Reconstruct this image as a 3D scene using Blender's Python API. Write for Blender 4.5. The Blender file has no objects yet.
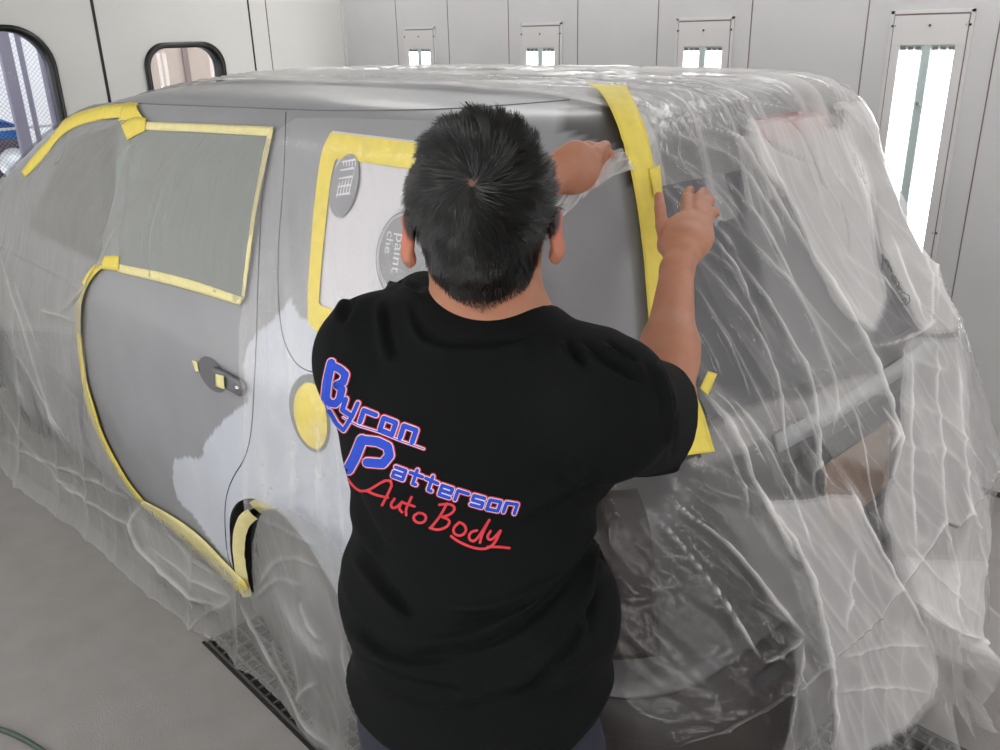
import bpy, bmesh, math, random
import numpy as np
from mathutils import Vector, Matrix
from mathutils.bvhtree import BVHTree
from mathutils import geometry

random.seed(7)
rng = np.random.RandomState(11)
scene = bpy.context.scene
COL = scene.collection

# ------------------------------------------------------------------ camera
FPX = 863.0
CAM = np.array([0.0, 0.0, 1.85])
def _unit(a):
    a = np.array(a, float); return a / np.linalg.norm(a)
_up = -_unit([57.0, 2165.0, FPX])
_nx = _unit([-890.0, -321.0, FPX]); _nx = _unit(_nx - _nx.dot(_up) * _up)
ROT = np.array([-_nx, np.cross(_up, -_nx), _up])      # rows: world axes in camera axes (right, down, forward)
cam_data = bpy.data.cameras.new('camera')
cam = bpy.data.objects.new('camera', cam_data); COL.objects.link(cam)
m = Matrix.Identity(4)
for i in range(3):
    m[i][0] = ROT[i][0]; m[i][1] = -ROT[i][1]; m[i][2] = -ROT[i][2]; m[i][3] = CAM[i]
cam.matrix_world = m
cam_data.sensor_width = 36.0
cam_data.lens = FPX / 1000.0 * 36.0
cam_data.clip_start = 0.02
scene.camera = cam
def ray(px, py):
    return ROT @ _unit([px - 500.0, py - 375.0, FPX])
def on_plane(px, py, ax, val):
    r = ray(px, py); t = (val - CAM[ax]) / r[ax]; return CAM + t * r

# ------------------------------------------------------------------ world, exposure
w = bpy.data.worlds.new('sky'); scene.world = w; w.use_nodes = True
w.node_tree.nodes['Background'].inputs[0].default_value = (0.90, 0.95, 1.0, 1)
w.node_tree.nodes['Background'].inputs[1].default_value = 2.2
scene.view_settings.view_transform = 'Standard'
scene.view_settings.look = 'None'
scene.view_settings.gamma = 1.0
scene.view_settings.use_curve_mapping = False
scene.view_settings.exposure = -0.35
LAMP_POWER = 10.5         # emission strength of the ceiling tubes' diffusers
SIDE_POWER = 14.0         # emission strength of the wall fixtures' tubes
CY = scene.cycles
CY.transparent_max_bounces = 24
CY.max_bounces = 10
CY.diffuse_bounces = 4

# ------------------------------------------------------------------ helpers
def srgb(r, g, b):
    f = lambda c: (c / 255.0) / 12.92 if c / 255.0 <= 0.04045 else ((c / 255.0 + 0.055) / 1.055) ** 2.4
    return (f(r), f(g), f(b), 1.0)

def mat(name, color, rough=0.5, metal=0.0, spec=0.5, noise=None, bump=None, coat=0.0, sheen=0.0):
    m = bpy.data.materials.new(name); m.use_nodes = True
    nt = m.node_tree; b = nt.nodes['Principled BSDF']
    b.inputs['Base Color'].default_value = color
    b.inputs['Roughness'].default_value = rough
    b.inputs['Metallic'].default_value = metal
    b.inputs['Specular IOR Level'].default_value = spec
    b.inputs['Coat Weight'].default_value = coat
    b.inputs['Sheen Weight'].default_value = sheen
    tc = nt.nodes.new('ShaderNodeTexCoord')
    if noise:                                   # (scale, amount)
        n = nt.nodes.new('ShaderNodeTexNoise'); n.inputs['Scale'].default_value = noise[0]
        n.inputs['Detail'].default_value = 6
        nt.links.new(tc.outputs['Object'], n.inputs['Vector'])
        r = nt.nodes.new('ShaderNodeMapRange')
        r.inputs['From Min'].default_value = 0.3; r.inputs['From Max'].default_value = 0.7
        r.inputs['To Min'].default_value = 1 - noise[1]; r.inputs['To Max'].default_value = 1 + noise[1]
        nt.links.new(n.outputs['Fac'], r.inputs['Value'])
        mx = nt.nodes.new('ShaderNodeVectorMath'); mx.operation = 'SCALE'
        mx.inputs[0].default_value = color[:3]
        nt.links.new(r.outputs['Result'], mx.inputs['Scale'])
        nt.links.new(mx.outputs['Vector'], b.inputs['Base Color'])
    if bump:                                    # (scale, strength, distance)
        n = nt.nodes.new('ShaderNodeTexNoise'); n.inputs['Scale'].default_value = bump[0]
        n.inputs['Detail'].default_value = 4
        nt.links.new(tc.outputs['Object'], n.inputs['Vector'])
        bp = nt.nodes.new('ShaderNodeBump'); bp.inputs['Strength'].default_value = bump[1]
        bp.inputs['Distance'].default_value = bump[2]
        nt.links.new(n.outputs['Fac'], bp.inputs['Height'])
        nt.links.new(bp.outputs['Normal'], b.inputs['Normal'])
    return m

def emis(name, color, strength):
    m = bpy.data.materials.new(name); m.use_nodes = True
    nt = m.node_tree; nt.nodes.clear()
    e = nt.nodes.new('ShaderNodeEmission'); o = nt.nodes.new('ShaderNodeOutputMaterial')
    e.inputs[0].default_value = color; e.inputs[1].default_value = strength
    nt.links.new(e.outputs[0], o.inputs[0])
    return m

def props(o, label=None, cat=None, group=None, kind=None):
    if label: o['label'] = label
    if cat: o['category'] = cat
    if group: o['group'] = group
    if kind: o['kind'] = kind
    return o

def link(name, me, m=None, parent=None, smooth=False):
    o = bpy.data.objects.new(name, me); COL.objects.link(o)
    if m is not None: me.materials.append(m)
    if parent is not None: o.parent = parent
    if smooth:
        me.polygons.foreach_set('use_smooth', [True] * len(me.polygons))
    return o

def thing(name, label, cat, loc=(0, 0, 0), group=None):
    o = bpy.data.objects.new(name, None); COL.objects.link(o)
    o.location = loc; o.empty_display_size = 0.1
    return props(o, label, cat, group)

def keep(o, parent):                            # parent without moving (root has only a location)
    o.parent = parent; o.matrix_parent_inverse = Matrix.Translation(-Vector(parent.location))
    return o

def pymesh(name, verts, faces, m=None, parent=None, smooth=False):
    me = bpy.data.meshes.new(name); me.from_pydata([tuple(v) for v in verts], [], [tuple(f) for f in faces]); me.update()
    o = link(name, me, m, None, smooth)
    if parent is not None: keep(o, parent)
    return o

def npmesh(name, verts, quads, m=None, parent=None, smooth=True, uv=None):
    verts = np.asarray(verts, np.float32); quads = np.asarray(quads, np.int32)
    k = quads.shape[1]
    me = bpy.data.meshes.new(name)
    me.vertices.add(len(verts)); me.vertices.foreach_set('co', verts.ravel())
    me.loops.add(quads.size); me.loops.foreach_set('vertex_index', quads.ravel())
    me.polygons.add(len(quads))
    me.polygons.foreach_set('loop_start', np.arange(0, quads.size, k, dtype=np.int32))
    me.polygons.foreach_set('loop_total', np.full(len(quads), k, np.int32))
    me.update(calc_edges=True); me.validate()
    if uv is not None:
        l = me.uv_layers.new(name='UVMap')
        l.data.foreach_set('uv', np.asarray(uv, np.float32)[quads.ravel()].ravel())
    o = link(name, me, m, None, smooth)
    if parent is not None: keep(o, parent)
    return o

def gridquads(nr, nc, wrap=False):
    r = np.arange(nr - 1)[:, None]; c = np.arange(nc if wrap else nc - 1)[None, :]
    c1 = (c + 1) % nc
    return np.stack([r * nc + c, r * nc + c1, (r + 1) * nc + c1, (r + 1) * nc + c], -1).reshape(-1, 4)

def bm_box(bm, lo, hi, bevel=0.0):
    r = bmesh.ops.create_cube(bm, size=1.0)
    vs = r['verts']
    c = [(a + b) / 2 for a, b in zip(lo, hi)]; s = [abs(b - a) for a, b in zip(lo, hi)]
    for v in vs:
        v.co = Vector((v.co.x * s[0] + c[0], v.co.y * s[1] + c[1], v.co.z * s[2] + c[2]))
    if bevel > 0:
        es = set(e for v in vs for e in v.link_edges)
        bmesh.ops.bevel(bm, geom=list(es), offset=bevel, segments=2, affect='EDGES', profile=0.6)

def bm_obj(name, bm, m=None, parent=None, smooth=False):
    me = bpy.data.meshes.new(name); bm.normal_update(); bm.to_mesh(me); bm.free()
    o = link(name, me, m, None, smooth)
    if parent is not None: keep(o, parent)
    return o

def box(name, lo, hi, m, parent=None, bevel=0.0):
    bm = bmesh.new(); bm_box(bm, lo, hi, bevel); return bm_obj(name, bm, m, parent)

def tube(name, pts, rad, m, parent=None, seg=8, cap=True):
    pts = [Vector(p) for p in pts]; n = len(pts)
    if not hasattr(rad, '__len__'): rad = [rad] * n
    vs = []; fs = []
    up = Vector((0, 0, 1))
    for i, p in enumerate(pts):
        t = (pts[min(i + 1, n - 1)] - pts[max(i - 1, 0)]).normalized()
        a = t.cross(up)
        if a.length < 1e-3: a = t.cross(Vector((1, 0, 0)))
        a.normalize(); b = t.cross(a).normalized()
        for k in range(seg):
            an = 2 * math.pi * k / seg
            vs.append(p + (a * math.cos(an) + b * math.sin(an)) * rad[i])
    for i in range(n - 1):
        for k in range(seg):
            k1 = (k + 1) % seg
            fs.append((i * seg + k, i * seg + k1, (i + 1) * seg + k1, (i + 1) * seg + k))
    if cap:
        fs.append(tuple(range(seg))[::-1]); fs.append(tuple((n - 1) * seg + k for k in range(seg)))
    return pymesh(name, vs, fs, m, parent, True)

def lathe(name, prof, center, axis, m, parent=None, seg=48):
    """prof: (radius, offset along axis)"""
    ax = Vector(axis).normalized(); a = ax.orthogonal().normalized(); b = ax.cross(a)
    vs = []; fs = []; n = len(prof)
    for k in range(seg):
        an = 2 * math.pi * k / seg; d = a * math.cos(an) + b * math.sin(an)
        for r, h in prof: vs.append(Vector(center) + d * r + ax * h)
    for k in range(seg):
        k1 = (k + 1) % seg
        for i in range(n - 1): fs.append((k * n + i, k1 * n + i, k1 * n + i + 1, k * n + i + 1))
    return pymesh(name, vs, fs, m, parent, True)

# value noise, vectorised
_perm = rng.rand(256, 256)
def vnoise(x, y):
    x = np.asarray(x, float); y = np.asarray(y, float)
    xi = np.floor(x).astype(int); yi = np.floor(y).astype(int)
    fx = x - xi; fy = y - yi
    fx = fx * fx * (3 - 2 * fx); fy = fy * fy * (3 - 2 * fy)
    g = lambda a, b: _perm[a & 255, b & 255]
    return (g(xi, yi) * (1 - fx) + g(xi + 1, yi) * fx) * (1 - fy) + (g(xi, yi + 1) * (1 - fx) + g(xi + 1, yi + 1) * fx) * fy
def fbm(x, y, o=4):
    s = 0; a = 0.5; t = 0
    for k in range(o):
        s = s + a * vnoise(x * 2 ** k + 17 * k, y * 2 ** k + 31 * k); t += a; a *= 0.5
    return s / t
def ridge(x, y, p=3.0):
    return (1 - np.abs(2 * vnoise(x, y) - 1)) ** p

def resample(poly, n):
    p = np.array(poly, float); d = np.r_[0, np.cumsum(np.linalg.norm(np.diff(p, axis=0), axis=1))]
    t = np.linspace(0, d[-1], n)
    return np.stack([np.interp(t, d, p[:, k]) for k in range(p.shape[1])], 1)
def smoothline(poly, n, it=3):
    p = np.array(poly, float)
    for _ in range(it):                         # Chaikin, ends kept
        q = [p[0]]
        for a, b in zip(p[:-1], p[1:]): q += [0.75 * a + 0.25 * b, 0.25 * a + 0.75 * b]
        q.append(p[-1]); p = np.array(q)
    return resample(p, n)
def inside(px, py, poly):
    poly = np.array(poly, float); r = np.zeros(np.shape(px), bool); n = len(poly)
    for i in range(n):
        x1, y1 = poly[i]; x2, y2 = poly[(i + 1) % n]
        c = ((y1 > py) != (y2 > py)) & (px < (x2 - x1) * (py - y1) / (y2 - y1 + 1e-12) + x1)
        r ^= c
    return r

# ------------------------------------------------------------------ materials
M_wall = mat('booth_panel_white', srgb(206, 205, 206), 0.38, noise=(3.0, 0.03), bump=(2.0, 0.15, 0.01))
M_wall2 = mat('door_panel_white', srgb(212, 212, 208), 0.42, noise=(2.0, 0.03))
M_seam = mat('panel_joint', srgb(120, 108, 100), 0.7)
M_seamdark = mat('door_joint_black', srgb(25, 25, 25), 0.6)
M_ceil = mat('ceiling_white', srgb(215, 215, 213), 0.6)
M_floor = mat('grey_sealed_concrete', srgb(138, 134, 132), 0.75, noise=(9.0, 0.06), bump=(160.0, 0.35, 0.004))
M_black = mat('black_rubber', srgb(18, 18, 18), 0.55)
M_pit = mat('dark_pit', srgb(12, 12, 12), 0.9)
M_grate = mat('grate_steel', srgb(92, 90, 88), 0.55, 0.4)
M_frame = mat('fixture_frame_white', srgb(214, 212, 212), 0.4)
M_screw = mat('screw_dark', srgb(60, 52, 46), 0.5, 0.5)
M_tube = emis('fluorescent_tube', (1.0, 0.99, 0.98, 1), SIDE_POWER)
M_ceillight = emis('ceiling_diffuser', (1.0, 0.985, 0.97, 1), LAMP_POWER)
M_ballast = mat('lamp_divider', srgb(190, 204, 204), 0.4)
M_clip = mat('lamp_holder', srgb(120, 120, 116), 0.5)

# ------------------------------------------------------------------ room shell
YB, XL, XR, YN, ZC = 3.65, -5.3, 2.6, -1.25, 3.0
def struct(o): return props(o, kind='structure')
# window openings in the front wall (x = XL), given by y/z
WIN = [(1.02, 1.74, 0.95, 1.945, 0.22), (2.225, 2.735, 1.05, 1.835, 0.14)]
def round_rect(y0, y1, z0, z1, r, n=10):
    pts = []
    for cy, cz, a0 in ((y1 - r, z1 - r, 0), (y0 + r, z1 - r, 90), (y0 + r, z0 + r, 180), (y1 - r, z0 + r, 270)):
        for k in range(n + 1):
            a = math.radians(a0 + 90 * k / n); pts.append((cy + r * math.cos(a), cz + r * math.sin(a)))
    return pts
def wall_with_holes(name, x0, x1, ylo, yhi, zlo, zhi, holes, m):
    loops = [[(ylo, zlo), (yhi, zlo), (yhi, zhi), (ylo, zhi)]] + holes
    vs = []; es = []
    for L in loops:
        b = len(vs); vs += [Vector(p) for p in L]; es += [(b + i, b + (i + 1) % len(L)) for i in range(len(L))]
    v2, e2, f2, *_ = geometry.delaunay_2d_cdt(vs, es, [], 0, 1e-6)
    bm = bmesh.new(); bv = [bm.verts.new((x0, v.x, v.y)) for v in v2]
    for f in f2:
        c = sum((v2[i] for i in f), Vector((0, 0))) / len(f)
        if any(inside(np.array(c.x), np.array(c.y), h) for h in holes): continue
        bm.faces.new([bv[i] for i in f])
    ext = bmesh.ops.extrude_face_region(bm, geom=list(bm.faces))
    for g in ext['geom']:
        if isinstance(g, bmesh.types.BMVert): g.co.x = x1
    for v in [v for v in bm.verts if not v.link_faces]: bm.verts.remove(v)
    bmesh.ops.recalc_face_normals(bm, faces=bm.faces)
    return bm_obj(name, bm, m)

struct(box('floor', (XL - 0.12, YN - 0.1, -0.10), (XR + 0.1, YB + 0.1, 0.0), M_floor))
struct(box('ceiling', (XL - 0.12, YN - 0.1, ZC), (XR + 0.1, YB + 0.1, ZC + 0.1), M_ceil))
wb = struct(box('wall_back', (XL - 0.12, YB, 0), (XR + 0.1, YB + 0.1, ZC), M_wall))
struct(box('wall_near', (XL - 0.12, YN - 0.1, 0), (XR + 0.1, YN, ZC), M_wall))
struct(box('wall_right', (XR, YN, 0), (XR + 0.1, YB, ZC), M_wall))
holes = [round_rect(*h) for h in WIN]
struct(wall_with_holes('wall_left', XL - 0.08, XL, YN, YB, 0, ZC, holes, M_wall2))
# vertical panel joints of the long wall, each a slim raised lap joint
n = 0
for px in (395, 447, 508, 578, 659, 753, 870, 999.5, 1158):
    x = on_plane(px, 0 if px < 990 else 26, 1, YB)[0]
    n += 1
    struct(box('trim_%d' % n, (x - 0.0022, YB - 0.0016, 0.02), (x + 0.0022, YB, ZC - 0.01), M_seam))
for px, hw, mm in ((91.2, 0.008, M_seamdark), (247.4, 0.005, M_seamdark), (265, 0.0025, M_seam)):
    y = on_plane(px, 0, 0, XL)[1]; n += 1
    struct(box('trim_%d' % n, (XL, y - hw, 0.02), (XL + 0.003, y + hw, ZC - 0.01), mm))
struct(box('trim_%d' % (n + 1), (XL, YB - 0.02, 0), (XL + 0.015, YB, ZC), M_frame))
struct(box('baseboard_back', (XL, YB - 0.012, 0), (XR, YB, 0.02), mat('base_joint_dark', srgb(70, 64, 60), 0.8)))

# windows: gasket + pane with wire mesh look
M_gasket = mat('black_window_gasket', srgb(20, 20, 22), 0.35)
def glassmat():
    m = bpy.data.materials.new('window_glass'); m.use_nodes = True; nt = m.node_tree; nt.nodes.clear()
    o = nt.nodes.new('ShaderNodeOutputMaterial'); mx = nt.nodes.new('ShaderNodeMixShader')
    t = nt.nodes.new('ShaderNodeBsdfTransparent'); g = nt.nodes.new('ShaderNodeBsdfGlossy')
    g.inputs['Roughness'].default_value = 0.02; fr = nt.nodes.new('ShaderNodeFresnel'); fr.inputs[0].default_value = 1.45
    nt.links.new(fr.outputs[0], mx.inputs[0]); nt.links.new(t.outputs[0], mx.inputs[1]); nt.links.new(g.outputs[0], mx.inputs[2])
    nt.links.new(mx.outputs[0], o.inputs[0]); return m
M_glass = glassmat()
for i, h in enumerate(WIN):
    outer = round_rect(h[0], h[1], h[2], h[3], h[4]); iw = 0.032
    inner = round_rect(h[0] + iw, h[1] - iw, h[2] + iw, h[3] - iw, h[4] - iw * 0.8)
    N = len(outer); vs = []; fs = []
    for L, x in ((outer, XL - 0.085), (outer, XL + 0.012), (inner, XL + 0.012), (inner, XL - 0.085)):
        vs += [(x, p[0], p[1]) for p in L]
    for a in range(4):
        b = (a + 1) % 4
        fs += [(a * N + k, a * N + (k + 1) % N, b * N + (k + 1) % N, b * N + k) for k in range(N)]
    g = struct(pymesh('window_%d' % (i + 1), vs, fs, M_gasket, None, True))
    pane = pymesh('pane', [(XL - 0.04, p[0], p[1]) for p in inner], [tuple(range(N))], M_glass, g)
    if i == 0:                                   # diagonal wire mesh inside the glass
        bm = bmesh.new()
        y0, y1, z0, z1 = h[0] + iw, h[1] - iw, h[2] + iw, h[3] - iw
        for s in (1, -1):
            k = -2.0
            while k < 3.5:
                seg = [(yy, k + s * yy) for yy in np.linspace(y0, y1, 40) if inside(np.array(yy), np.array(k + s * yy), inner)]
                if len(seg) > 1:
                    a, b = seg[0], seg[-1]; t = 0.0012
                    q = [bm.verts.new((XL - 0.03, a[0], a[1] - t)), bm.verts.new((XL - 0.03, b[0], b[1] - t)),
                         bm.verts.new((XL - 0.03, b[0], b[1] + t)), bm.verts.new((XL - 0.03, a[0], a[1] + t))]
                    bm.faces.new(q)
                k += 0.024
        bm_obj('wire_mesh', bm, mat('wire', srgb(150, 150, 160), 0.5, 0.5), g)

# ------------------------------------------------------------------ outside, seen through the front windows
M_out = mat('outside_ground', srgb(150, 148, 142), 0.9, noise=(4, 0.1))
struct(box('floor_outside', (-18, -8, -0.12), (XL - 0.14, 14, -0.02), M_out))
ow = struct(box('wall_outside', (-17.2, 6.1, -0.02), (-17.0, 14.0, 5.5), mat('tan_siding', srgb(206, 188, 176), 0.8, noise=(6, 0.05))))
M_rib = mat('siding_rib', srgb(150, 134, 130), 0.8)
for k, yy in enumerate(np.arange(6.3, 13.5, 0.8)):
    struct(box('trim_%d' % (30 + k), (-16.995, yy, 0), (-16.93, yy + 0.10, 5.5), M_rib))
struct(box('wall_outside', (-17.2, -6.0, -0.02), (-17.0, 6.1, 5.5), mat('white_building', srgb(246, 244, 246), 0.8)))
post = thing('roll_up_door_frame', 'grey steel door frame posts outside the big left window', 'door frame', (-6.6, 1.9, 0))
M_post = mat('galvanised_post', srgb(150, 145, 165), 0.5, 0.3)
for px_, wd in ((15, 0.075), (30, 0.022), (50, 0.03)):
    yy = on_plane(px_, 90, 0, -6.6)[1]
    box('post', (-6.66, yy - wd / 2, -0.02), (-6.60, yy + wd / 2, 2.6), M_post, post, 0.006)
box('crossbar', (-6.65, 1.5, 1.31), (-6.62, 2.3, 1.325), M_frame, post)

# parked car outside
CX, CYY = -14.4, 1.45
def outside_car():
    t = thing('parked_car', 'blue parked car outside seen through the large left window', 'car', (CX, CYY, -0.02))
    prof = [(-1.2, .30), (-1.15, .72), (-.62, .92), (-.25, 1.38), (1.0, 1.42), (1.5, 1.0), (2.4, .95), (2.75, .75), (2.8, .30)]
    prof = [(a * 1.0 - 1.9 + .4, b) for a, b in prof]
    pts = smoothline(prof, 60, 2)
    vs = []; sec = []
    # the car's length runs along Y; width along X
    ny = len(pts)
    for (hw, zsc) in ((-0.78, .93), (-.86, .98), (-0.6, 1.0), (0.6, 1.0), (.86, .98), (0.78, .93)):
        for p in pts:
            inset = max(0, (p[1] - 0.85)) * 0.35 * (1 if hw > 0 else -1)
            vs.append((CX + hw - inset, CYY + p[0] + 1.2, p[1] * zsc))
    fs = []
    for a in range(5):
        for k in range(ny - 1): fs.append((a * ny + k, a * ny + k + 1, (a + 1) * ny + k + 1, (a + 1) * ny + k))
    fs.append(tuple(range(ny))); fs.append(tuple(5 * ny + k for k in range(ny))[::-1])
    pymesh('body', vs, fs, mat('car_blue', srgb(40, 120, 200), 0.25, 0.2, coat=0.5), t, True)
    Mt = mat('car_tyre', srgb(60, 50, 60), 0.8); Mr = mat('white_rim', srgb(235, 235, 240), 0.3, 0.3)
    for yc in (.95, 3.62):
        for sx, d in ((CX + .84, 1), (CX - .84, -1)):
            wv = lathe('wheel', [(.20, -.10), (.31, -.10), (.33, -.05), (.33, .05), (.31, .09), (.21, .10)], (sx, yc, .31), (d, 0, 0), Mt, t)
            r = lathe('rim', [(0.0, .07), (.05, .085), (.09, .06), (.20, .075), (.215, .10)], (sx, yc, .31), (d, 0, 0), Mr, wv)
    bm = bmesh.new()
    bm_box(bm, (CX + .66, 1.6, .97), (CX + .68, 2.7, 1.28), 0.005)
    bm_obj('side_glass', bm, mat('car_glass_dark', srgb(60, 80, 110), 0.1), t)
    return t
outside_car()

# ------------------------------------------------------------------ wall light fixtures
def fixture(xc, label, yw=None, s=1, group='vertical light fixtures along the back wall'):
    yw = YB if yw is None else yw
    W, top, bot = 0.31, 1.885, 0.36
    t = thing('wall_light', label, 'light fixture', (xc, yw, bot), group)
    # outer flange ring
    bm = bmesh.new(); y = yw
    x0, x1 = xc - W / 2, xc + W / 2
    for a, b, c, d in ((x0, x1, top - .012, top), (x0, x1, bot, bot + .012), (x0, x0 + .014, bot, top), (x1 - .014, x1, bot, top)):
        bm_box(bm, (a, y - s * .006, c), (b, y, d), 0.001)
    bm_obj('flange', bm, M_frame, t)
    bm = bmesh.new()
    for a, b, c, d in ((x0 + .014, x1 - .014, top - .018, top - .012), (x0 + .014, x1 - .014, bot + .012, bot + .018),
                       (x0 + .014, x0 + .018, bot + .012, top - .012), (x1 - .018, x1 - .014, bot + .012, top - .012)):
        bm_box(bm, (a, y - s * .0045, c), (b, y - s * .001, d))
    bm_obj('gap', bm, M_seam, t)
    gi0, gi1, gt, gb = x0 + .052, x1 - .052, top - .125, bot + .08
    bm = bmesh.new()
    for a, b, c, d in ((x0 + .018, x1 - .018, gt, top - .018), (x0 + .018, x1 - .018, bot + .018, gb),
                       (x0 + .018, gi0, gb, gt), (gi1, x1 - .018, gb, gt)):
        bm_box(bm, (a, y - s * .010, c), (b, y - s * .001, d), 0.001)
    bm_obj('door_frame', bm, M_frame, t)
    bm = bmesh.new(); bm_box(bm, (gi0, y - s * .003, gb), (gi1, y - s * .001, gt)); bm_obj('reflector', bm, M_ballast, t)
    for q in (-1, 1):
        mx = xc + q * (gi1 - gi0) * 0.30; hw = (gi1 - gi0) * 0.185
        bm = bmesh.new(); bm_box(bm, (mx - hw, y - s * .009, gb + .01), (mx + hw, y - s * .003, gt - .02), 0.002)
        bm_obj('tube', bm, M_tube, t)
        bm = bmesh.new()
        for k in range(3):
            bm_box(bm, (mx - hw + k * hw * .75, y - s * .0085, gt - .018), (mx - hw + k * hw * .75 + hw * .5, y - s * .003, gt - .006))
        bm_obj('tube_holder', bm, M_clip, t)
    bm = bmesh.new(); bm_box(bm, (xc - .016, y - s * .0095, gb), (xc + .016, y - s * .004, gt)); bm_obj('divider', bm, M_ballast, t)
    for dx, dz in ((0, top - .055), (-W / 2 + .011, top - .055), (W / 2 - .011, top - .055), (-W / 2 + .024, top - .055), (W / 2 - .024, top - .055),
                   (W / 2 - .011, 1.05), (W / 2 - .024, 1.05), (-W / 2 + .011, 1.05), (-W / 2 + .024, 1.05)):
        lathe('screw', [(0, .004), (.003, .004), (.0045, .001), (.0045, 0)], (xc + dx, y - s * (.010 if abs(dx) < .13 else .006), dz), (0, -s, 0), M_screw, t, 10)
    lathe('latch', [(0, .012), (.008, .010), (.010, 0)], (xc, y - s * .0095, 1.62 if False else 1.545), (0, -s, 0), M_clip, t, 12)
    return t
xs = [on_plane(px, 25, 1, YB)[0] for px in (419, 541, 705, 931)]
for x, l in zip(xs, ('farthest narrow wall light fixture, nearest the room corner', 'second wall light fixture from the room corner, above the man\'s head',
                     'wall light fixture seen above the wrapped van\'s rear roof', 'large nearest wall light fixture at the right, full tubes showing')):
    fixture(x, l)

step = (xs[3] - xs[0]) / 3
for k in range(8):                              # the same lights stand along the wall behind the camera
    fixture(xs[0] + step * (k - .4), 'vertical wall light fixture behind the camera, %s from the front doors' % ('first', 'second', 'third', 'fourth', 'fifth', 'sixth', 'seventh', 'eighth')[k], YN, -1, 'light fixtures on the wall behind the camera')
for k in range(4):                              # unseen fixtures added on the end wall to brighten the rear film
    t = fixture(1.0, 'added unseen fill light on the right end wall, %s from the camera side' % ('first', 'second', 'third', 'fourth')[k], YB, 1, 'added fill lights on the right end wall')
    t.location = (XR, -.45 + 1.15 * k, t.location[2]); t.rotation_euler = (0, 0, -math.pi / 2)
# ceiling fixtures: the booth's main light
M_cframe = mat('ceiling_fixture_frame', srgb(220, 220, 218), 0.4)
cl0 = None
for j, yy in enumerate((-0.65, 3.05)):
    for k in range(5):
        xx = -4.5 + k * 1.55
        t = thing('ceiling_light', 'long ceiling light fixture, %s from the front doors in the row %s' % (('first', 'second', 'third', 'fourth', 'fifth')[k], ('behind the camera', 'beyond the van')[j]), 'light fixture', (xx, yy, ZC), 'ceiling lights of the booth')
        bm = bmesh.new()
        for a, b, c, d in ((-.65, .65, -.22, -.18), (-.65, .65, .18, .22), (-.65, -.61, -.18, .18), (.61, .65, -.18, .18)):
            bm_box(bm, (xx + a, yy + c, ZC - .05), (xx + b, yy + d, ZC - .001))
        bm_obj('frame', bm, M_cframe, t)
        box('diffuser', (xx - .61, yy - .18, ZC - .03), (xx + .61, yy + .18, ZC - .002), M_ceillight, t)

# ------------------------------------------------------------------ floor grates
def grate(x0, x1, y0, y1, label, px, py):
    t = thing('floor_grate', label, 'floor grate', ((x0 + x1) / 2, (y0 + y1) / 2, 0))
    box('pit', (x0, y0, .0006), (x1, y1, .0014), M_pit, t)
    bm = bmesh.new()
    for x in np.arange(x0, x1 + 1e-6, px): bm_box(bm, (x - .003, y0, .0014), (x + .003, y1, .010))
    for y in np.linspace(y0, y1, int(round((y1 - y0) / py)) + 1): bm_box(bm, (x0, y - .003, .0014), (x1, y + .003, .010))
    bm_obj('bars', bm, M_grate, t)
    bm = bmesh.new(); bm_box(bm, (x0 - .02, y0 - .014, .0), (x1 + .02, y0 - .004, .004)); bm_box(bm, (x0 - .02, y1 + .004, .0), (x1 + .02, y1 + .014, .004))
    bm_obj('rail', bm, M_black, t)
grate(-2.36, -1.0, 0.885, 1.30, 'black bar floor grate beside the van\'s rear wheel', .045, .035)
grate(-0.93, 0.6, 1.74, 2.12, 'black floor grate behind the van at lower right', .045, .045)

# green air hose on the floor at the bottom left
hp = [on_plane(x, y, 2, .008) for x, y in ((-60, 712), (-20, 724), (4, 730), (22, 738), (42, 750), (70, 772), (110, 820))]
hs = tube('air_hose', smoothline([tuple(q) for q in hp], 40, 2), .0075, mat('dark_green_hose', srgb(58, 78, 68), .5), None, 10)
props(hs, 'thin dark green air hose lying on the floor at the bottom left corner', 'hose')
# ------------------------------------------------------------------ van body: stacked plan outlines
YC = 1.865
#        z     half-width  x_front  x_rear  r_front r_rear
LEV = [(0.13, 0.94, -5.08, -0.72, .35, .20), (0.18, 0.975, -5.08, -0.70, .35, .20), (0.28, 0.985, -5.16, -0.66, .35, .20), (0.38, .985, -5.20, -0.63, .36, .20),
       (0.55, 1.00, -5.22, -0.625, .38, .20), (0.63, 1.00, -5.22, -0.64, .40, .20), (0.67, .998, -5.21, -0.70, .40, .18), (0.80, .992, -5.19, -0.715, .42, .17),
       (0.95, .985, -5.10, -0.735, .45, .16), (1.03, .978, -4.98, -0.75, .48, .15), (1.06, .966, -4.97, -0.765, .50, .15), (1.10, .952, -4.92, -0.785, .46, .15),
       (1.30, .905, -4.60, -0.88, .40, .15), (1.50, .85, -4.10, -0.965, .38, .16), (1.60, .82, -3.76, -1.0, .38, .18),
       (1.655, .785, -3.50, -1.025, .42, .20), (1.69, .735, -3.24, -1.06, .40, .25), (1.706, .66, -3.1, -1.12, .38, .28),
       (1.716, .52, -2.95, -1.24, .30, .28), (1.722, .33, -2.8, -1.42, .2, .2), (1.7235, .20, -2.75, -1.5, .1, .1), (1.724, .08, -2.7, -1.6, .005, .005)]
LEV = np.array(LEV)
LEV[:, 1] = np.maximum(LEV[:, 1] - 0.105, 0.002)
LEV[LEV[:, 0] > 1.25, 3] -= 0.03
LEV[LEV[:, 0] < 1.6, 5] += 0.05
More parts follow.
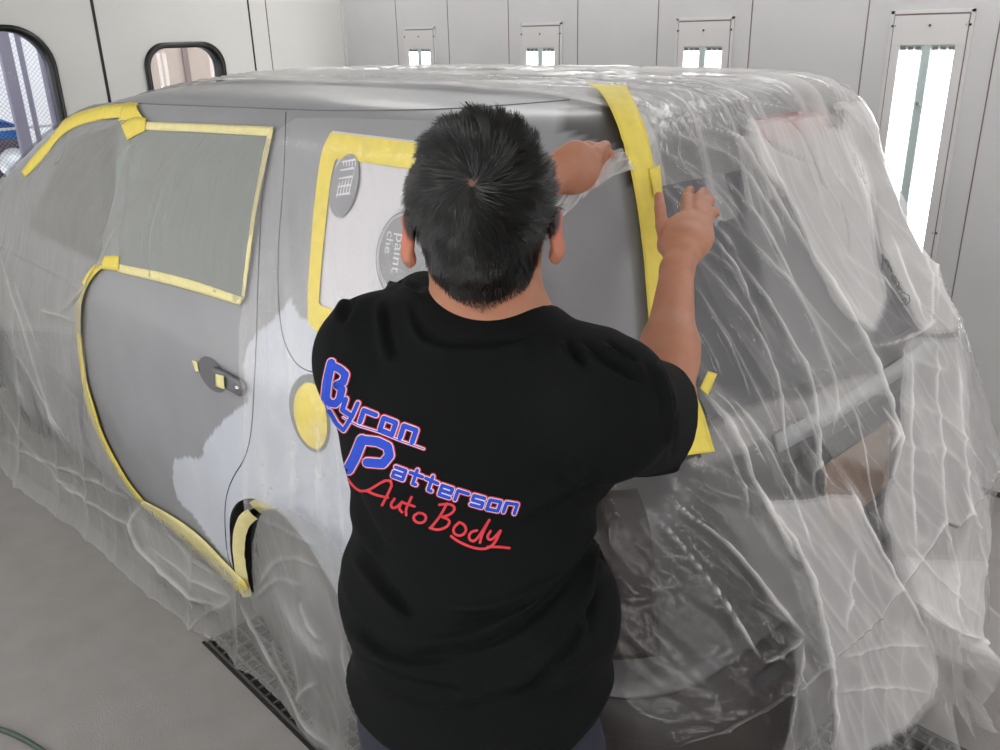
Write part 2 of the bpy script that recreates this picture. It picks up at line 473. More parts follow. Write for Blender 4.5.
def levels(n=190, smooth=2.2):
    d = np.r_[0, np.cumsum(np.sqrt(np.diff(LEV[:, 0]) ** 2 + np.diff(LEV[:, 1]) ** 2 + 0.15 * np.diff(LEV[:, 3]) ** 2))]
    t = np.linspace(0, d[-1], n)
    L = np.stack([np.interp(t, d, LEV[:, k]) for k in range(6)], 1)
    k = np.exp(-0.5 * (np.arange(-6, 7) / smooth) ** 2); k /= k.sum()
    P = np.pad(L, ((6, 6), (0, 0)), mode='reflect', reflect_type='odd')
    return np.stack([np.convolve(P[:, j], k, 'valid') for j in range(6)], 1)
NS, NA, NR, NF = 420, 14, 120, 60
def ring_xy(hw, xf, xr, rf, rr):
    """plan outline, starts at the front of the near side and runs along it to the rear corner, the rear, the far side and the front"""
    rr = min(rr, hw * .9); rf = min(rf, hw * .9)
    pts = []
    s = np.linspace(0, 1, NS, endpoint=False); pts.append(np.stack([xf + rf + s * (xr - rr - xf - rf), np.full(NS, -hw)], 1))
    a = np.linspace(-np.pi / 2, 0, NA, endpoint=False); pts.append(np.stack([xr - rr + rr * np.cos(a), -hw + rr + rr * np.sin(a)], 1))
    s = np.linspace(0, 1, NR, endpoint=False); pts.append(np.stack([np.full(NR, xr), -hw + rr + s * 2 * (hw - rr)], 1))
    a = np.linspace(0, np.pi / 2, NA, endpoint=False); pts.append(np.stack([xr - rr + rr * np.cos(a), hw - rr + rr * np.sin(a)], 1))
    s = np.linspace(0, 1, 120, endpoint=False); pts.append(np.stack([xr - rr + s * (xf + rf - xr + rr), np.full(120, hw)], 1))
    a = np.linspace(np.pi / 2, np.pi, NA, endpoint=False); pts.append(np.stack([xf + rf + rf * np.cos(a), hw - rf + rf * np.sin(a)], 1))
    s = np.linspace(0, 1, NF, endpoint=False); pts.append(np.stack([np.full(NF, xf), hw - rf - s * 2 * (hw - rf)], 1))
    a = np.linspace(np.pi, 1.5 * np.pi, NA, endpoint=False); pts.append(np.stack([xf + rf + rf * np.cos(a), -hw + rf + rf * np.sin(a)], 1))
    p = np.concatenate(pts)
    xm, hl = (xf + xr) / 2, (xr - xf) / 2 + 1e-6
    x = p[:, 0].copy(); y = p[:, 1].copy()
    y *= 1 - 0.035 * np.clip((x - xm) / hl, -1, 1) ** 4                  # sides bow in plan
    e = np.clip(np.abs(p[:, 1]) / (hw + 1e-6), 0, 1)
    x += np.where(x > xm, -0.055, 0.10) * e ** 2 * min(1, hw) * np.clip(np.abs(x - xm) / hl, 0, 1) ** 8   # ends bow too
    return np.stack([x, y + YC], 1)
LV = levels()
LV[-1, 1] = .004; LV[-1, 2] += .1; LV[-1, 3] -= .1
V = []; NU = None
for z, hw, xf, xr, rf, rr in LV:
    r = ring_xy(hw, xf, xr, rf, rr); NU = len(r)
    V.append(np.c_[r, np.full(NU, z)])
V = np.array(V); NL = len(V)
# shallow crease below the belt and a swage line low on the doors
zz = V[:, :, 2]; near = V[:, :, 1] < YC
WX, WZ, WR = -1.955, 0.30, 0.345
bodyV = V.reshape(-1, 3).copy()
Q = gridquads(NL, NU, True)
# wheel openings: snap the nearest vertices to the circle, drop the faces inside
def opening(cx):
    side = (bodyV[:, 1] < YC - 0.7) | (bodyV[:, 1] > YC + 0.7)
    dx = bodyV[:, 0] - cx; dz = bodyV[:, 2] - WZ; r = np.hypot(dx, dz)
    ins = side & (r < WR)
    f = ins[Q].any(1); rim = np.zeros(len(bodyV), bool); rim[Q[f].ravel()] = True; rim &= ~ins & (r < WR + .05)
    bodyV[rim, 0] = cx + dx[rim] / r[rim] * WR; bodyV[rim, 2] = WZ + dz[rim] / r[rim] * WR
    return ins
hole = opening(WX) | opening(-4.55)
Q = Q[~hole[Q].any(1)]
Q = np.concatenate([Q, [[0, 0, 0, 0]]])[:-1]

def bvh_of(obs):
    vs = []; fs = []
    for o in obs:
        b = len(vs); mw = o.matrix_world
        vs += [mw @ v.co for v in o.data.vertices]; fs += [tuple(b + i for i in p.vertices) for p in o.data.polygons]
    return BVHTree.FromPolygons(vs, fs)
van = thing('minivan', 'grey primered minivan wrapped in clear masking plastic and yellow tape', 'van', (-2.9, YC, 0))
def body_material():
    m = bpy.data.materials.new('primer_paint'); m.use_nodes = True; nt = m.node_tree; b = nt.nodes['Principled BSDF']
    at = nt.nodes.new('ShaderNodeAttribute'); at.attribute_name = 'primer'
    mx = nt.nodes.new('ShaderNodeMix'); mx.data_type = 'RGBA'
    mx.inputs[6].default_value = srgb(146, 147, 151); mx.inputs[7].default_value = srgb(196, 201, 211)
    nt.links.new(at.outputs['Fac'], mx.inputs[0])
    a2 = nt.nodes.new('ShaderNodeAttribute'); a2.attribute_name = 'old_paint'; m2 = nt.nodes.new('ShaderNodeMix'); m2.data_type = 'RGBA'
    m2.inputs[7].default_value = srgb(74, 72, 73); nt.links.new(a2.outputs['Fac'], m2.inputs[0]); nt.links.new(mx.outputs[2], m2.inputs[6])
    tc = nt.nodes.new('ShaderNodeTexCoord'); n = nt.nodes.new('ShaderNodeTexNoise'); n.inputs['Scale'].default_value = 5; n.inputs['Detail'].default_value = 5
    nt.links.new(tc.outputs['Object'], n.inputs['Vector'])
    r = nt.nodes.new('ShaderNodeMapRange'); r.inputs[1].default_value = .3; r.inputs[2].default_value = .7; r.inputs[3].default_value = .94; r.inputs[4].default_value = 1.06
    nt.links.new(n.outputs['Fac'], r.inputs[0])
    s = nt.nodes.new('ShaderNodeVectorMath'); s.operation = 'SCALE'
    nt.links.new(m2.outputs[2], s.inputs[0]); nt.links.new(r.outputs[0], s.inputs['Scale']); nt.links.new(s.outputs[0], b.inputs['Base Color'])
    b.inputs['Roughness'].default_value = 0.36; b.inputs['Specular IOR Level'].default_value = 0.45
    b.inputs['Coat Weight'].default_value = 0.3; b.inputs['Coat Roughness'].default_value = 0.22
    return m
M_body = body_material()
body = npmesh('body', bodyV, Q, M_body, van)
BV = BVHTree.FromPolygons([Vector(v) for v in V.reshape(-1, 3)], [tuple(q) for q in gridquads(NL, NU, True)])
def hit(px, py, bvh=None):
    d = Vector(ray(px, py)); loc, nor, i, dist = (bvh or BV).ray_cast(Vector(CAM), d)
    if loc is None: return None, None
    if nor.dot(d) > 0: nor = -nor
    return np.array(loc), np.array(nor)
def hits(poly): return np.array([h for h in (hit(*p)[0] for p in poly) if h is not None])

# light grey primer on the repaired panel (its own sprayed patch with a soft, uneven edge)
LP = [(246, 346), (243, 368), (246, 392), (248, 402), (238, 409), (226, 417), (213, 432), (205, 444), (200, 458), (186, 456), (173, 457), (172, 476),
      (178, 500), (196, 520), (215, 546), (245, 588), (262, 600), (360, 600), (420, 520), (470, 420), (440, 352), (372, 318), (330, 333), (300, 318), (290, 300), (262, 330)]
LPh = hits(LP)[:, [0, 2]]
bx = bodyV[:, 0] + 0.03 * (fbm(bodyV[:, 0] * 14, bodyV[:, 2] * 14) - .5); bz = bodyV[:, 2] + 0.03 * (fbm(bodyV[:, 0] * 14 + 9, bodyV[:, 2] * 14) - .5)
prim = (inside(bx, bz, LPh) & (bodyV[:, 1] < YC)).astype(np.float32)
a = body.data.attributes.new('primer', 'FLOAT', 'POINT'); a.data.foreach_set('value', prim)

tl_ = hits([(607, 98), (628, 150), (641, 200), (648, 260), (652, 320), (668, 400), (690, 455)])
xt = np.interp(bodyV[:, 2], np.r_[.2, 1.02, tl_[::-1, 2]], np.r_[-1.55, -1.3, tl_[::-1, 0]])
oldp = ((bodyV[:, 0] > xt) & (bodyV[:, 2] < 1.70)) | (bodyV[:, 1] > YC + .45)
a = body.data.attributes.new('old_paint', 'FLOAT', 'POINT'); a.data.foreach_set('value', oldp.astype(np.float32))

AX = {'y': (0, 2, 1), 'x': (1, 2, 0), 'z': (0, 1, 2)}
def decal(name, poly, axis, off, m, parent=None, ds=0.03, thick=0.0, bvh=None, rough=0.0, start=None, up=1):
    """polygon given in the plane across `axis`, laid on the surface met along that axis, as a mesh of its own"""
    i, j, k = AX[axis]
    poly = [tuple(p) for p in poly]; P = np.array(poly)
    # densify outline
    out = []
    for a, b in zip(P, np.roll(P, -1, 0)):
        n = max(1, int(np.ceil(np.linalg.norm(b - a) / ds))); out += [a + (b - a) * t / n for t in range(n)]
    out = np.array(out); pts = [Vector(p) for p in out]; es = [(q, (q + 1) % len(out)) for q in range(len(out))]
    lo, hi = P.min(0), P.max(0)
    gx, gy = np.meshgrid(np.arange(lo[0] + ds / 2, hi[0], ds), np.arange(lo[1] + ds / 2, hi[1], ds))
    gx = gx.ravel(); gy = gy.ravel(); ins = inside(gx, gy, out)
    gx, gy = gx[ins], gy[ins]
    dm = np.min(np.hypot(gx[:, None] - out[None, :, 0], gy[:, None] - out[None, :, 1]), 1) if len(gx) else np.array([])
    pts += [Vector((a, b)) for a, b, d in zip(gx, gy, dm) if d > ds * .45]
    v2, e2, f2, *_ = geometry.delaunay_2d_cdt(pts, es, [], 2, 1e-7)
    st = start if start is not None else (CAM[k] if axis != 'z' else 3.0)
    verts = []; nrm = []
    d = [0, 0, 0]; d[k] = (1 if axis == 'y' else -1) * up
    for v in v2:
        o = [0, 0, 0]; o[i] = v.x; o[j] = v.y; o[k] = st
        loc, nor, idx, dist = (bvh or BV).ray_cast(Vector(o), Vector(d))
        if loc is None: loc = Vector(o); nor = -Vector(d); loc[k] = verts[-1][k] if verts else st
        if nor.dot(Vector(d)) > 0: nor = -nor
        verts.append(loc + nor * (off + rough * (vnoise(v.x * 60, v.y * 60)))); nrm.append(nor)
    faces = [tuple(f) for f in f2]
    # orient towards the viewer of that axis
    f = faces[0]; nn = (verts[f[1]] - verts[f[0]]).cross(verts[f[2]] - verts[f[0]])
    if nn.dot(nrm[f[0]]) < 0: faces = [f[::-1] for f in faces]
    if thick > 0:
        n = len(verts); verts2 = verts + [v - q * thick for v, q in zip(verts, nrm)]
        faces2 = faces + [tuple(q + n for q in f[::-1]) for f in faces]
        cnt = {}
        for f in faces:
            for a, b in zip(f, f[1:] + f[:1]): cnt[(a, b)] = 1
        for (a, b) in cnt:
            if (b, a) not in cnt: faces2.append((b, a, a + n, b + n))
        verts, faces = verts2, faces2
    return pymesh(name, verts, faces, m, parent, True)
def ribbon(name, e1, e2, off, m, parent=None, n=60, k=4, thick=0.0006, bvh=None, sm=2):
    """strip between two traced edges, laid on the van's skin"""
    a = smoothline(e1, n, sm); b = smoothline(e2, n, sm); vs = []; ns = []
    for i in range(n):
        for j in range(k):
            p = a[i] + (b[i] - a[i]) * j / (k - 1)
            loc, nor = hit(p[0], p[1], bvh)
            t = 0
            while loc is None and t < 40: t += 2; loc, nor = hit(p[0] + t * .5, p[1] + t * (1 if p[1] < 300 else -1), bvh)
            vs.append(Vector(loc) + Vector(nor) * (off + .0006 * vnoise(i * .6, j * .9))); ns.append(Vector(nor))
    fs = [(i * k + j, i * k + j + 1, (i + 1) * k + j + 1, (i + 1) * k + j) for i in range(n - 1) for j in range(k - 1)]
    N = len(vs); vs2 = vs + [v - q * thick for v, q in zip(vs, ns)]; fs2 = fs + [tuple(q + N for q in f[::-1]) for f in fs]
    rim = [i * k for i in range(n)] + [(n - 1) * k + j for j in range(1, k)] + [i * k + k - 1 for i in range(n - 2, -1, -1)] + [j for j in range(k - 2, 0, -1)]
    for q in range(len(rim)): u, v = rim[q], rim[(q + 1) % len(rim)]; fs2.append((u, v, v + N, u + N))
    return pymesh(name, vs2, fs2, m, parent, True)
def line(name, pts, w, off, m, parent=None, n=60, sm=2):
    p = smoothline(pts, n, sm); L = []
    for q in p:
        loc, nor = hit(*q)
        if loc is not None: L.append(Vector(loc) + Vector(nor) * off)
    return tube(name, L, w, m, parent, 6)

def tapemat(name, c):
    return mat(name, c, 0.55, noise=(40, 0.05), bump=(220, 0.5, 0.0008))
M_tape = tapemat('yellow_masking_tape', srgb(235, 214, 90))
M_tapep = tapemat('pale_yellow_masking_tape', srgb(233, 222, 160))
M_gap = mat('panel_gap', srgb(38, 38, 42), 0.8)
M_vglass = mat('dark_window_glass', srgb(58, 62, 62), 0.12, spec=0.5)
M_trimblack = mat('black_trim', srgb(30, 30, 32), 0.5)
M_red = mat('red_lens', srgb(150, 28, 24), 0.2, coat=0.6)
M_amber = mat('amber_lens', srgb(176, 110, 60), 0.25, coat=0.6)

# glass panes
decal('side_window', hits([(150, 134), (270, 140), (245, 297), (122, 265)])[:, [0, 2]], 'y', .004, M_vglass, van)
decal('front_side_window', hits([(122, 124), (70, 140), (52, 178), (30, 230), (100, 262), (112, 200)])[:, [0, 2]], 'y', .004, M_vglass, van)
decal('quarter_window', [(-1.72, 1.20), (-1.70, 1.40), (-1.62, 1.56), (-1.25, 1.56), (-1.17, 1.40), (-1.17, 1.20)], 'y', .003, M_vglass, van)
gpoly = [(1.34, 1.135), (2.50, 1.10), (2.55, 1.35), (2.47, 1.555), (1.40, 1.555), (1.33, 1.35)]
decal('tailgate_glass', gpoly, 'x', .004, mat('tailgate_glass_dark', srgb(74, 74, 78), 0.10, spec=0.8), van, start=2.0)
wsh = [(1.25, 1.16), (2.55, 1.16), (2.4, 1.60), (1.40, 1.60)]
decal('windshield', wsh, 'x', .004, M_vglass, van, start=-8.0, up=-1)
decal('brake_light', [(1.80, 1.598), (2.15, 1.598), (2.14, 1.65), (1.81, 1.65)], 'x', .007, M_red, van, ds=.02, thick=.006, start=2.0)
for y0, y1 in ((1.035, 1.125), (2.655, 2.745)):
    decal('tail_light_socket', [(y0, .74), (y1, .74), (y1, 1.07), (y0 + .01, 1.07)], 'x', .006, mat('socket_dark', srgb(48, 42, 40), 0.5), van, ds=.03, thick=.006, start=2.0)
pr = decal('plate_recess', [(1.52, .74), (2.26, .74), (2.26, 1.0), (1.52, 1.0)], 'x', .006, M_trimblack, van, start=2.0)
decal('plate', [(1.66, .78), (1.98, .78), (1.98, .95), (1.66, .95)], 'x', .012, mat('plate_tan', srgb(120, 96, 78), 0.5), pr, start=2.0, thick=.004)
bq = gridquads(NL, NU, True); bc = V.reshape(-1, 3)[bq].mean(1)
sel = bq[(bc[:, 2] < .665) & (bc[:, 0] > -1.52) & ~((np.hypot(bc[:, 0] - WX, bc[:, 2] - WZ) < WR + .06))]
used = np.zeros(NL * NU, bool); used[sel.ravel()] = True; mp_ = np.cumsum(used) - 1
gv = V.copy(); cc = np.array([-2.9, YC, 0]); dd_ = gv - cc; dd_[:, :, 2] = 0; gv[:, :, 1] += np.sign(gv[:, :, 1] - YC) * .006 * (np.abs(gv[:, :, 1] - YC) > .6); gv[:, :, 0] += .006 * (gv[:, :, 0] > -.9)
npmesh('rear_bumper', gv.reshape(-1, 3)[used], mp_[sel], mat('bumper_black', srgb(44, 40, 38), 0.5), van)
bar = decal('tailgate_handle', [(1.5, 1.03), (2.3, 1.03), (2.3, 1.065), (1.5, 1.065)], 'x', .010, mat('pale_trim', srgb(150, 152, 154), 0.4), van, ds=.04, thick=.008, start=2.0)
decal('rear_step_pad', [(1.3, .60), (2.5, .60), (2.5, .625), (1.3, .625)], 'x', .010, M_trimblack, van, start=2.0)

# door gaps
line('door_gap', [(266, 130), (262, 200), (258, 280), (257, 330), (254, 390), (252, 430), (246, 458), (232, 478), (225, 500), (225, 530), (228, 560), (240, 585)], .0022, -.0004, M_gap, van)
line('quarter_gap', [(286, 112), (284, 180), (277, 260), (280, 330), (291, 358), (303, 370), (322, 374)], .0016, -.0004, M_gap, van)
line('roof_drip_rail', [(60, 116), (100, 102), (150, 104), (280, 109), (330, 111), (430, 110), (500, 106), (570, 100)], .0022, -.0002, mat('drip_rail_grey', srgb(105, 105, 110), 0.5), van)

# sliding door handle
hc = hit(209, 371)[0]
def ell(cx, cz, rx, rz, n=28, rot=0.0):
    c, s = math.cos(rot), math.sin(rot)
    return [(cx + rx * math.cos(a) * c - rz * math.sin(a) * s, cz + rx * math.cos(a) * s + rz * math.sin(a) * c) for a in np.linspace(0, 2 * math.pi, n, endpoint=False)]
hd = decal('door_handle', ell(hc[0] + .02, hc[2] - .005, .085, .05), 'y', .0015, mat('handle_recess_shade', srgb(98, 98, 102), 0.5), van, ds=.02)  # flat oval, the recess's shade is put into its darker grey
hb = hit(236, 382)[0]
decal('handle_grip', [(hb[0] - .10, hb[2] + .02), (hb[0] + .055, hb[2] + .02), (hb[0] + .07, hb[2]), (hb[0] + .055, hb[2] - .022), (hb[0] - .09, hb[2] - .018)], 'y', .020,
      mat('handle_grey', srgb(110, 110, 114), 0.4), hd, ds=.02, thick=.014)
lathe('lock', [(0, .006), (.007, .006), (.009, 0)], (hb[0] + .045, hit(240, 383)[0][1] - .020, hb[2]), (0, -1, 0), mat('lock_chrome', srgb(190, 190, 190), 0.2, 0.9), hd, 14)
# fuel filler opening
f1, f2, f3 = hit(291, 408)[0], hit(310, 374)[0], hit(304, 446)[0]
fx, fz, frz = f1[0] + .085, (f2[2] + f3[2]) / 2, abs(f2[2] - f3[2]) / 2
ff = decal('fuel_door', ell(fx, fz, .092, frz * 1.02), 'y', .0015, mat('fuel_rim_grey', srgb(120, 122, 124), 0.5), van, ds=.02)
def toplevel(o, label, cat, group=None): return props(o, label, cat, group)
toplevel(decal('masking_tape', ell(fx + .008, fz - .003, .074, frz * .86), 'y', .0035, M_tape, ds=.02, rough=.002),
         'round yellow tape covering the fuel filler opening, left of the man\'s shirt', 'masking tape')

# tapes
def tp(e1, e2, m, label, off=.011, n=50, sm=2, k=4): return toplevel(ribbon('masking_tape', e1, e2, off, m, None, n, k, sm=sm), label, 'masking tape')
tp([(24, 172), (40, 152), (56, 136), (68, 119), (99, 109), (120, 106), (141, 105)], [(28, 178), (46, 160), (61, 139), (78, 127), (102, 121), (118, 119), (133, 119)], M_tape,
   'yellow tape strip along the roofline above the front door at far left')
tp([(126, 106), (138, 104), (141, 112)], [(122, 122), (134, 128), (150, 124)], M_tape, 'short yellow tape patch at the corner where two roofline strips meet', .0125, 12)
tp([(124, 124), (138, 118), (150, 120)], [(131, 141), (140, 136), (149, 132)], M_tape, 'ragged lower yellow tape patch hanging under the roofline corner', .013, 12)
tp([(148, 123), (215, 126), (277, 129)], [(148, 131), (215, 134), (272, 138)], M_tapep, 'pale yellow tape strip above the sliding door window')
tp([(271, 136), (264, 168), (255, 215), (245, 296)], [(277, 131), (269, 168), (259, 215), (248, 298)], M_tapep, 'thin pale tape strip down the rear edge of the sliding door window')
tp([(121, 264), (184, 276), (248, 298)], [(121, 272), (184, 287), (243, 305)], M_tapep, 'pale yellow tape strip under the sliding door window')
tp([(106, 256), (123, 256)], [(105, 269), (122, 271)], M_tape, 'small square yellow tape patch at the lower front corner of the door window', .0125, 8)
tp([(108, 257), (95, 267), (86, 280), (79, 300), (79, 330), (82, 360), (86, 390), (89, 405), (99, 433), (113, 460), (128, 484), (142, 502)],
   [(113, 263), (100, 272), (91, 284), (84, 302), (83, 330), (86, 358), (91, 388), (97, 405), (104, 430), (117, 457), (132, 482), (146, 499)], M_tape,
   'long thin curved yellow tape down the front edge of the sliding door', n=90)
tp([(146, 499), (170, 511), (200, 531), (226, 558), (250, 582)], [(142, 503), (168, 524), (200, 551), (220, 570), (240, 594)], M_tapep, 'wide pale yellow tape strip along the sill ahead of the rear wheel', .012)
tp([(236, 583), (246, 578), (250, 582)], [(240, 594), (247, 592), (253, 588)], M_tape, 'short bright yellow tape end at the rear of the sill strip', .014, 10)
tp([(193, 360), (197, 372)], [(198, 361), (200, 371)], M_tapep, 'tiny scrap of yellow tape left of the door handle recess', .004, 8)
tp([(225, 372), (225, 384)], [(233, 374), (234, 387)], M_tapep, 'small square of yellow tape stuck on the sliding door handle', .028, 8)
# big tape down the rear pillar
tp([(586, 93), (600, 100), (612, 125), (621, 160), (629, 200), (636, 250), (640, 300), (644, 350), (650, 400), (672, 458)],
   [(626, 95), (634, 115), (641, 140), (650, 185), (654, 220), (657, 260), (660, 310), (663, 350), (692, 400), (707, 453)], M_tape,
   'wide bright yellow tape strip running down the rear pillar beside the man\'s hands', .020, 110, 2, 6)
tp([(640, 172), (645, 200)], [(651, 168), (654, 200)], M_tape, 'overlapping yellow tape piece stuck on the rear pillar strip beside the right hand', .024, 10)
tp([(697, 375), (689, 392)], [(706, 378), (697, 399)], M_tape, 'small loose tab of yellow tape beside the man\'s right elbow', .03, 8)

# masking paper + tape frame on the quarter window
h_ = hits([(334, 132), (326, 148), (316, 218), (311, 291), (311, 322), (321, 332)])
outer = [(h_[k][0], h_[k][2]) for k in range(6)]
zt = h_[0][2]; zb = h_[5][2]
frame_o = outer + [(-1.30, zb - .012), (-1.13, zb), (-1.10, zb + .06), (-1.16, zt - .06), (-1.22, zt - .004)]
ih = hits([(339, 158), (334, 179), (326, 250), (322, 304)])
inner = [(q[0], q[2]) for q in ih] + [(-1.19, ih[3][2] - .0), (-1.15, ih[3][2] + .05), (-1.2, ih[0][2] - .05), (-1.25, ih[0][2])]
decal_paper = toplevel(decal('masking_paper', [(p[0], p[1]) for p in frame_o], 'y', .005, mat('white_masking_paper', srgb(214, 212, 216), 0.6, bump=(8, .3, .01)), ds=.03),
         'white masking paper with grey printed seals covering the rear quarter window', 'masking paper')
def frame_decal(name, o, i, off, m):
    vs = [Vector(p) for p in o + i]; no = len(o); ni = len(i)
    es = [(k, (k + 1) % no) for k in range(no)] + [(no + k, no + (k + 1) % ni) for k in range(ni)]
    # dense strips: use ring between resampled loops
    O = resample(o + [o[0]], 121)[:-1]; I = resample(i + [i[0]], 121)[:-1]
    # align by angle
    c = np.mean(I, 0); ao = np.unwrap(np.arctan2(*(O - c).T[::-1])); ai = np.unwrap(np.arctan2(*(I - c).T[::-1]))
    g = np.linspace(0, 2 * np.pi, 200, endpoint=False)
    def at(P, g):
        out = []
        for a in g:
            d = np.array([math.cos(a), math.sin(a)]); best = None
            for p, q in zip(P, np.roll(P, -1, 0)):
                e = q - p; den = d[0] * e[1] - d[1] * e[0]
                if abs(den) < 1e-12: continue
                w_ = p - c; t = (w_[0] * e[1] - w_[1] * e[0]) / den; s = (w_[0] * d[1] - w_[1] * d[0]) / den
                if t > 0 and -1e-6 <= s <= 1 + 1e-6 and (best is None or t > best): best = t
            out.append(c + d * (best or 0))
        return np.array(out)
    A = at(O, g); B = at(I, g); K = 5; verts = []
    for k in range(K):
        for p in A + (B - A) * k / (K - 1):
            loc, nor, *_ = BV.ray_cast(Vector((p[0], 0, p[1])), Vector((0, 1, 0)))
            verts.append(loc + Vector((0, -1, 0)) * (off + .0008 * vnoise(p[0] * 80, p[1] * 80)))
    return pymesh(name, verts, [tuple(q) for q in gridquads(K, 200, True)], m, None, True)
toplevel(frame_decal('masking_tape', frame_o, inner, .009, M_tape), 'yellow tape border framing the papered quarter window left of the man\'s head', 'masking tape')

# wheel, liner, arch edge
M_tyre = mat('tyre_rubber', srgb(24, 24, 25), 0.7); M_rim = mat('wheel_silver', srgb(150, 152, 155), 0.35, 0.8)
for cx, sides in ((WX, (-1, 1)), (-4.55, (-1, 1))):
    for s in sides:
        yb = YC + s * 0.878
        wh = lathe('wheel', [(.19, -.21), (.26, -.215), (.295, -.20), (.305, -.17), (.305, -.05), (.295, -.02), (.26, -.005), (.20, -.01)],
                   (cx, yb - s * .02, .305), (0, s, 0), M_tyre, van, 64)
        lathe('hub_cap', [(0, -.03), (.04, -.025), (.07, -.045), (.14, -.06), (.185, -.03), (.20, -.012), (.205, -.02)], (cx, yb - s * .02, .305), (0, s, 0), M_rim, wh, 48)
        # liner: inside of the arch
        vs = []; n = 40
        for k in range(n + 1):
            a = math.radians(-22 + 224 * k / n)
            for rr_, dy in ((WR + .002, 0.012), (WR - .012, 0.03), (WR - .012, .28)):
                vs.append((cx + rr_ * math.cos(a), YC + s * (0.894 - dy), WZ + rr_ * math.sin(a)))
        fs = [(k * 3 + j, k * 3 + j + 1, (k + 1) * 3 + j + 1, (k + 1) * 3 + j) for k in range(n) for j in range(2)]
        c0 = len(vs); vs.append((cx, YC + s * .614, WZ)); fs += [(k * 3 + 2, c0, (k + 1) * 3 + 2) for k in range(n)]
        pymesh('wheel_arch', vs, fs, M_black, van, True)
# yellow tape folded round the arch edge
for a0, a1, r0, r1, y0, lab in ((62, 128, WR - .055, WR - .004, 1.0, 'yellow tape strip folded round the top edge of the rear wheel arch'),
                                (120, 200, WR - .070, WR - .032, .972, 'curved yellow tape strip inside the rear wheel arch')):
    vs = []; n = 30
    for k in range(n + 1):
        a = math.radians(a0 + (a1 - a0) * k / n)
        for r, y in ((r1, y0), ((r0 + r1) / 2, y0 + .006), (r0, y0 + .02)):
            vs.append((WX + r * math.cos(a), y + .003 * vnoise(k * .7, r * 40), WZ + r * math.sin(a)))
    toplevel(pymesh('masking_tape', vs, [(k * 3 + j, k * 3 + j + 1, (k + 1) * 3 + j + 1, (k + 1) * 3 + j) for k in range(n) for j in range(2)], M_tapep, None, True), lab, 'masking tape')

# printed seals on the masking paper
M_print = mat('grey_print', srgb(150, 150, 154), 0.6); M_printw = mat('white_print', srgb(222, 222, 226), 0.6)
def text_mesh(s, size, shear=0.0, offset=0.0, extr=0.0, space=1.0, res=4):
    c = bpy.data.curves.new('txt', 'FONT'); c.body = s; c.size = size; c.shear = shear; c.offset = offset; c.extrude = extr
    c.space_character = space; c.resolution_u = res
    o = bpy.data.objects.new('txt', c); COL.objects.link(o)
    bpy.context.view_layer.update()
    me = bpy.data.meshes.new_from_object(o.evaluated_get(bpy.context.evaluated_depsgraph_get()))
    bpy.data.objects.remove(o); bpy.data.curves.remove(c)
    v = np.array([q.co[:] for q in me.vertices]).reshape(-1, 3); f = [tuple(p.vertices) for p in me.polygons]
    bpy.data.meshes.remove(me); return v, f
def place_xz(name, v, f, fn, off, m, parent):
    out = []
    for p in v:
        x, z = fn(p[0], p[1]); loc, nor, *_ = BV.ray_cast(Vector((x, 0, z)), Vector((0, 1, 0)))
        out.append(loc + Vector((0, -off, 0)))
    return pymesh(name, out, f, m, parent)
c1 = hit(347, 182)[0]
o1 = decal('printed_seal', ell(c1[0] + .004, c1[2] - .01, .052, .07, rot=-.25), 'y', .0105, M_print, decal_paper, ds=.02)
vs = []; fs = []
for k in range(5):
    for (ax_, az_, bx_, bz_) in ((-.03 + k * .015, -.035 + k * .004, -.02 + k * .015, .045), (-.032, -.03 + k * .018, .036, -.022 + k * .018)):
        b = len(vs); vs += [(ax_, az_, 0), (ax_ + .005, az_ - .002, 0), (bx_ + .005, bz_ - .002, 0), (bx_, bz_ + .003, 0)]; fs.append((b, b + 1, b + 2, b + 3))
place_xz('seal_marks', np.array(vs), fs, lambda x, y: (c1[0] + .004 + x * .75, c1[2] + .002 + y), .0115, M_printw, decal_paper)
c2 = hit(407, 255)[0]
ringo = [ell(c2[0], c2[2], .092, .092, 40), ell(c2[0], c2[2], .086, .086, 40)]
o2 = decal('printed_seal', ell(c2[0], c2[2], .080, .080, 36), 'y', .0105, M_print, decal_paper, ds=.03)
vs = []; fs = []
for k in range(48):
    a = 2 * math.pi * k / 48
    for r in (.088, .0915): vs.append((r * math.cos(a), r * math.sin(a), 0))
fs = [(2 * k, 2 * k + 1, (2 * k + 3) % 96, (2 * k + 2) % 96) for k in range(48)]
place_xz('seal_ring', np.array(vs), fs, lambda x, y: (c2[0] + x, c2[2] + y), .0110, M_print, decal_paper)
for s, dx, size in (('paint', -.030, .042), ('che', -.062, .034)):
    v, f = text_mesh(s, size)
    place_xz('seal_lettering', v, f, lambda x, y, dx=dx: (c2[0] + dx + y, c2[2] + .045 - x), .0115, M_printw, decal_paper)
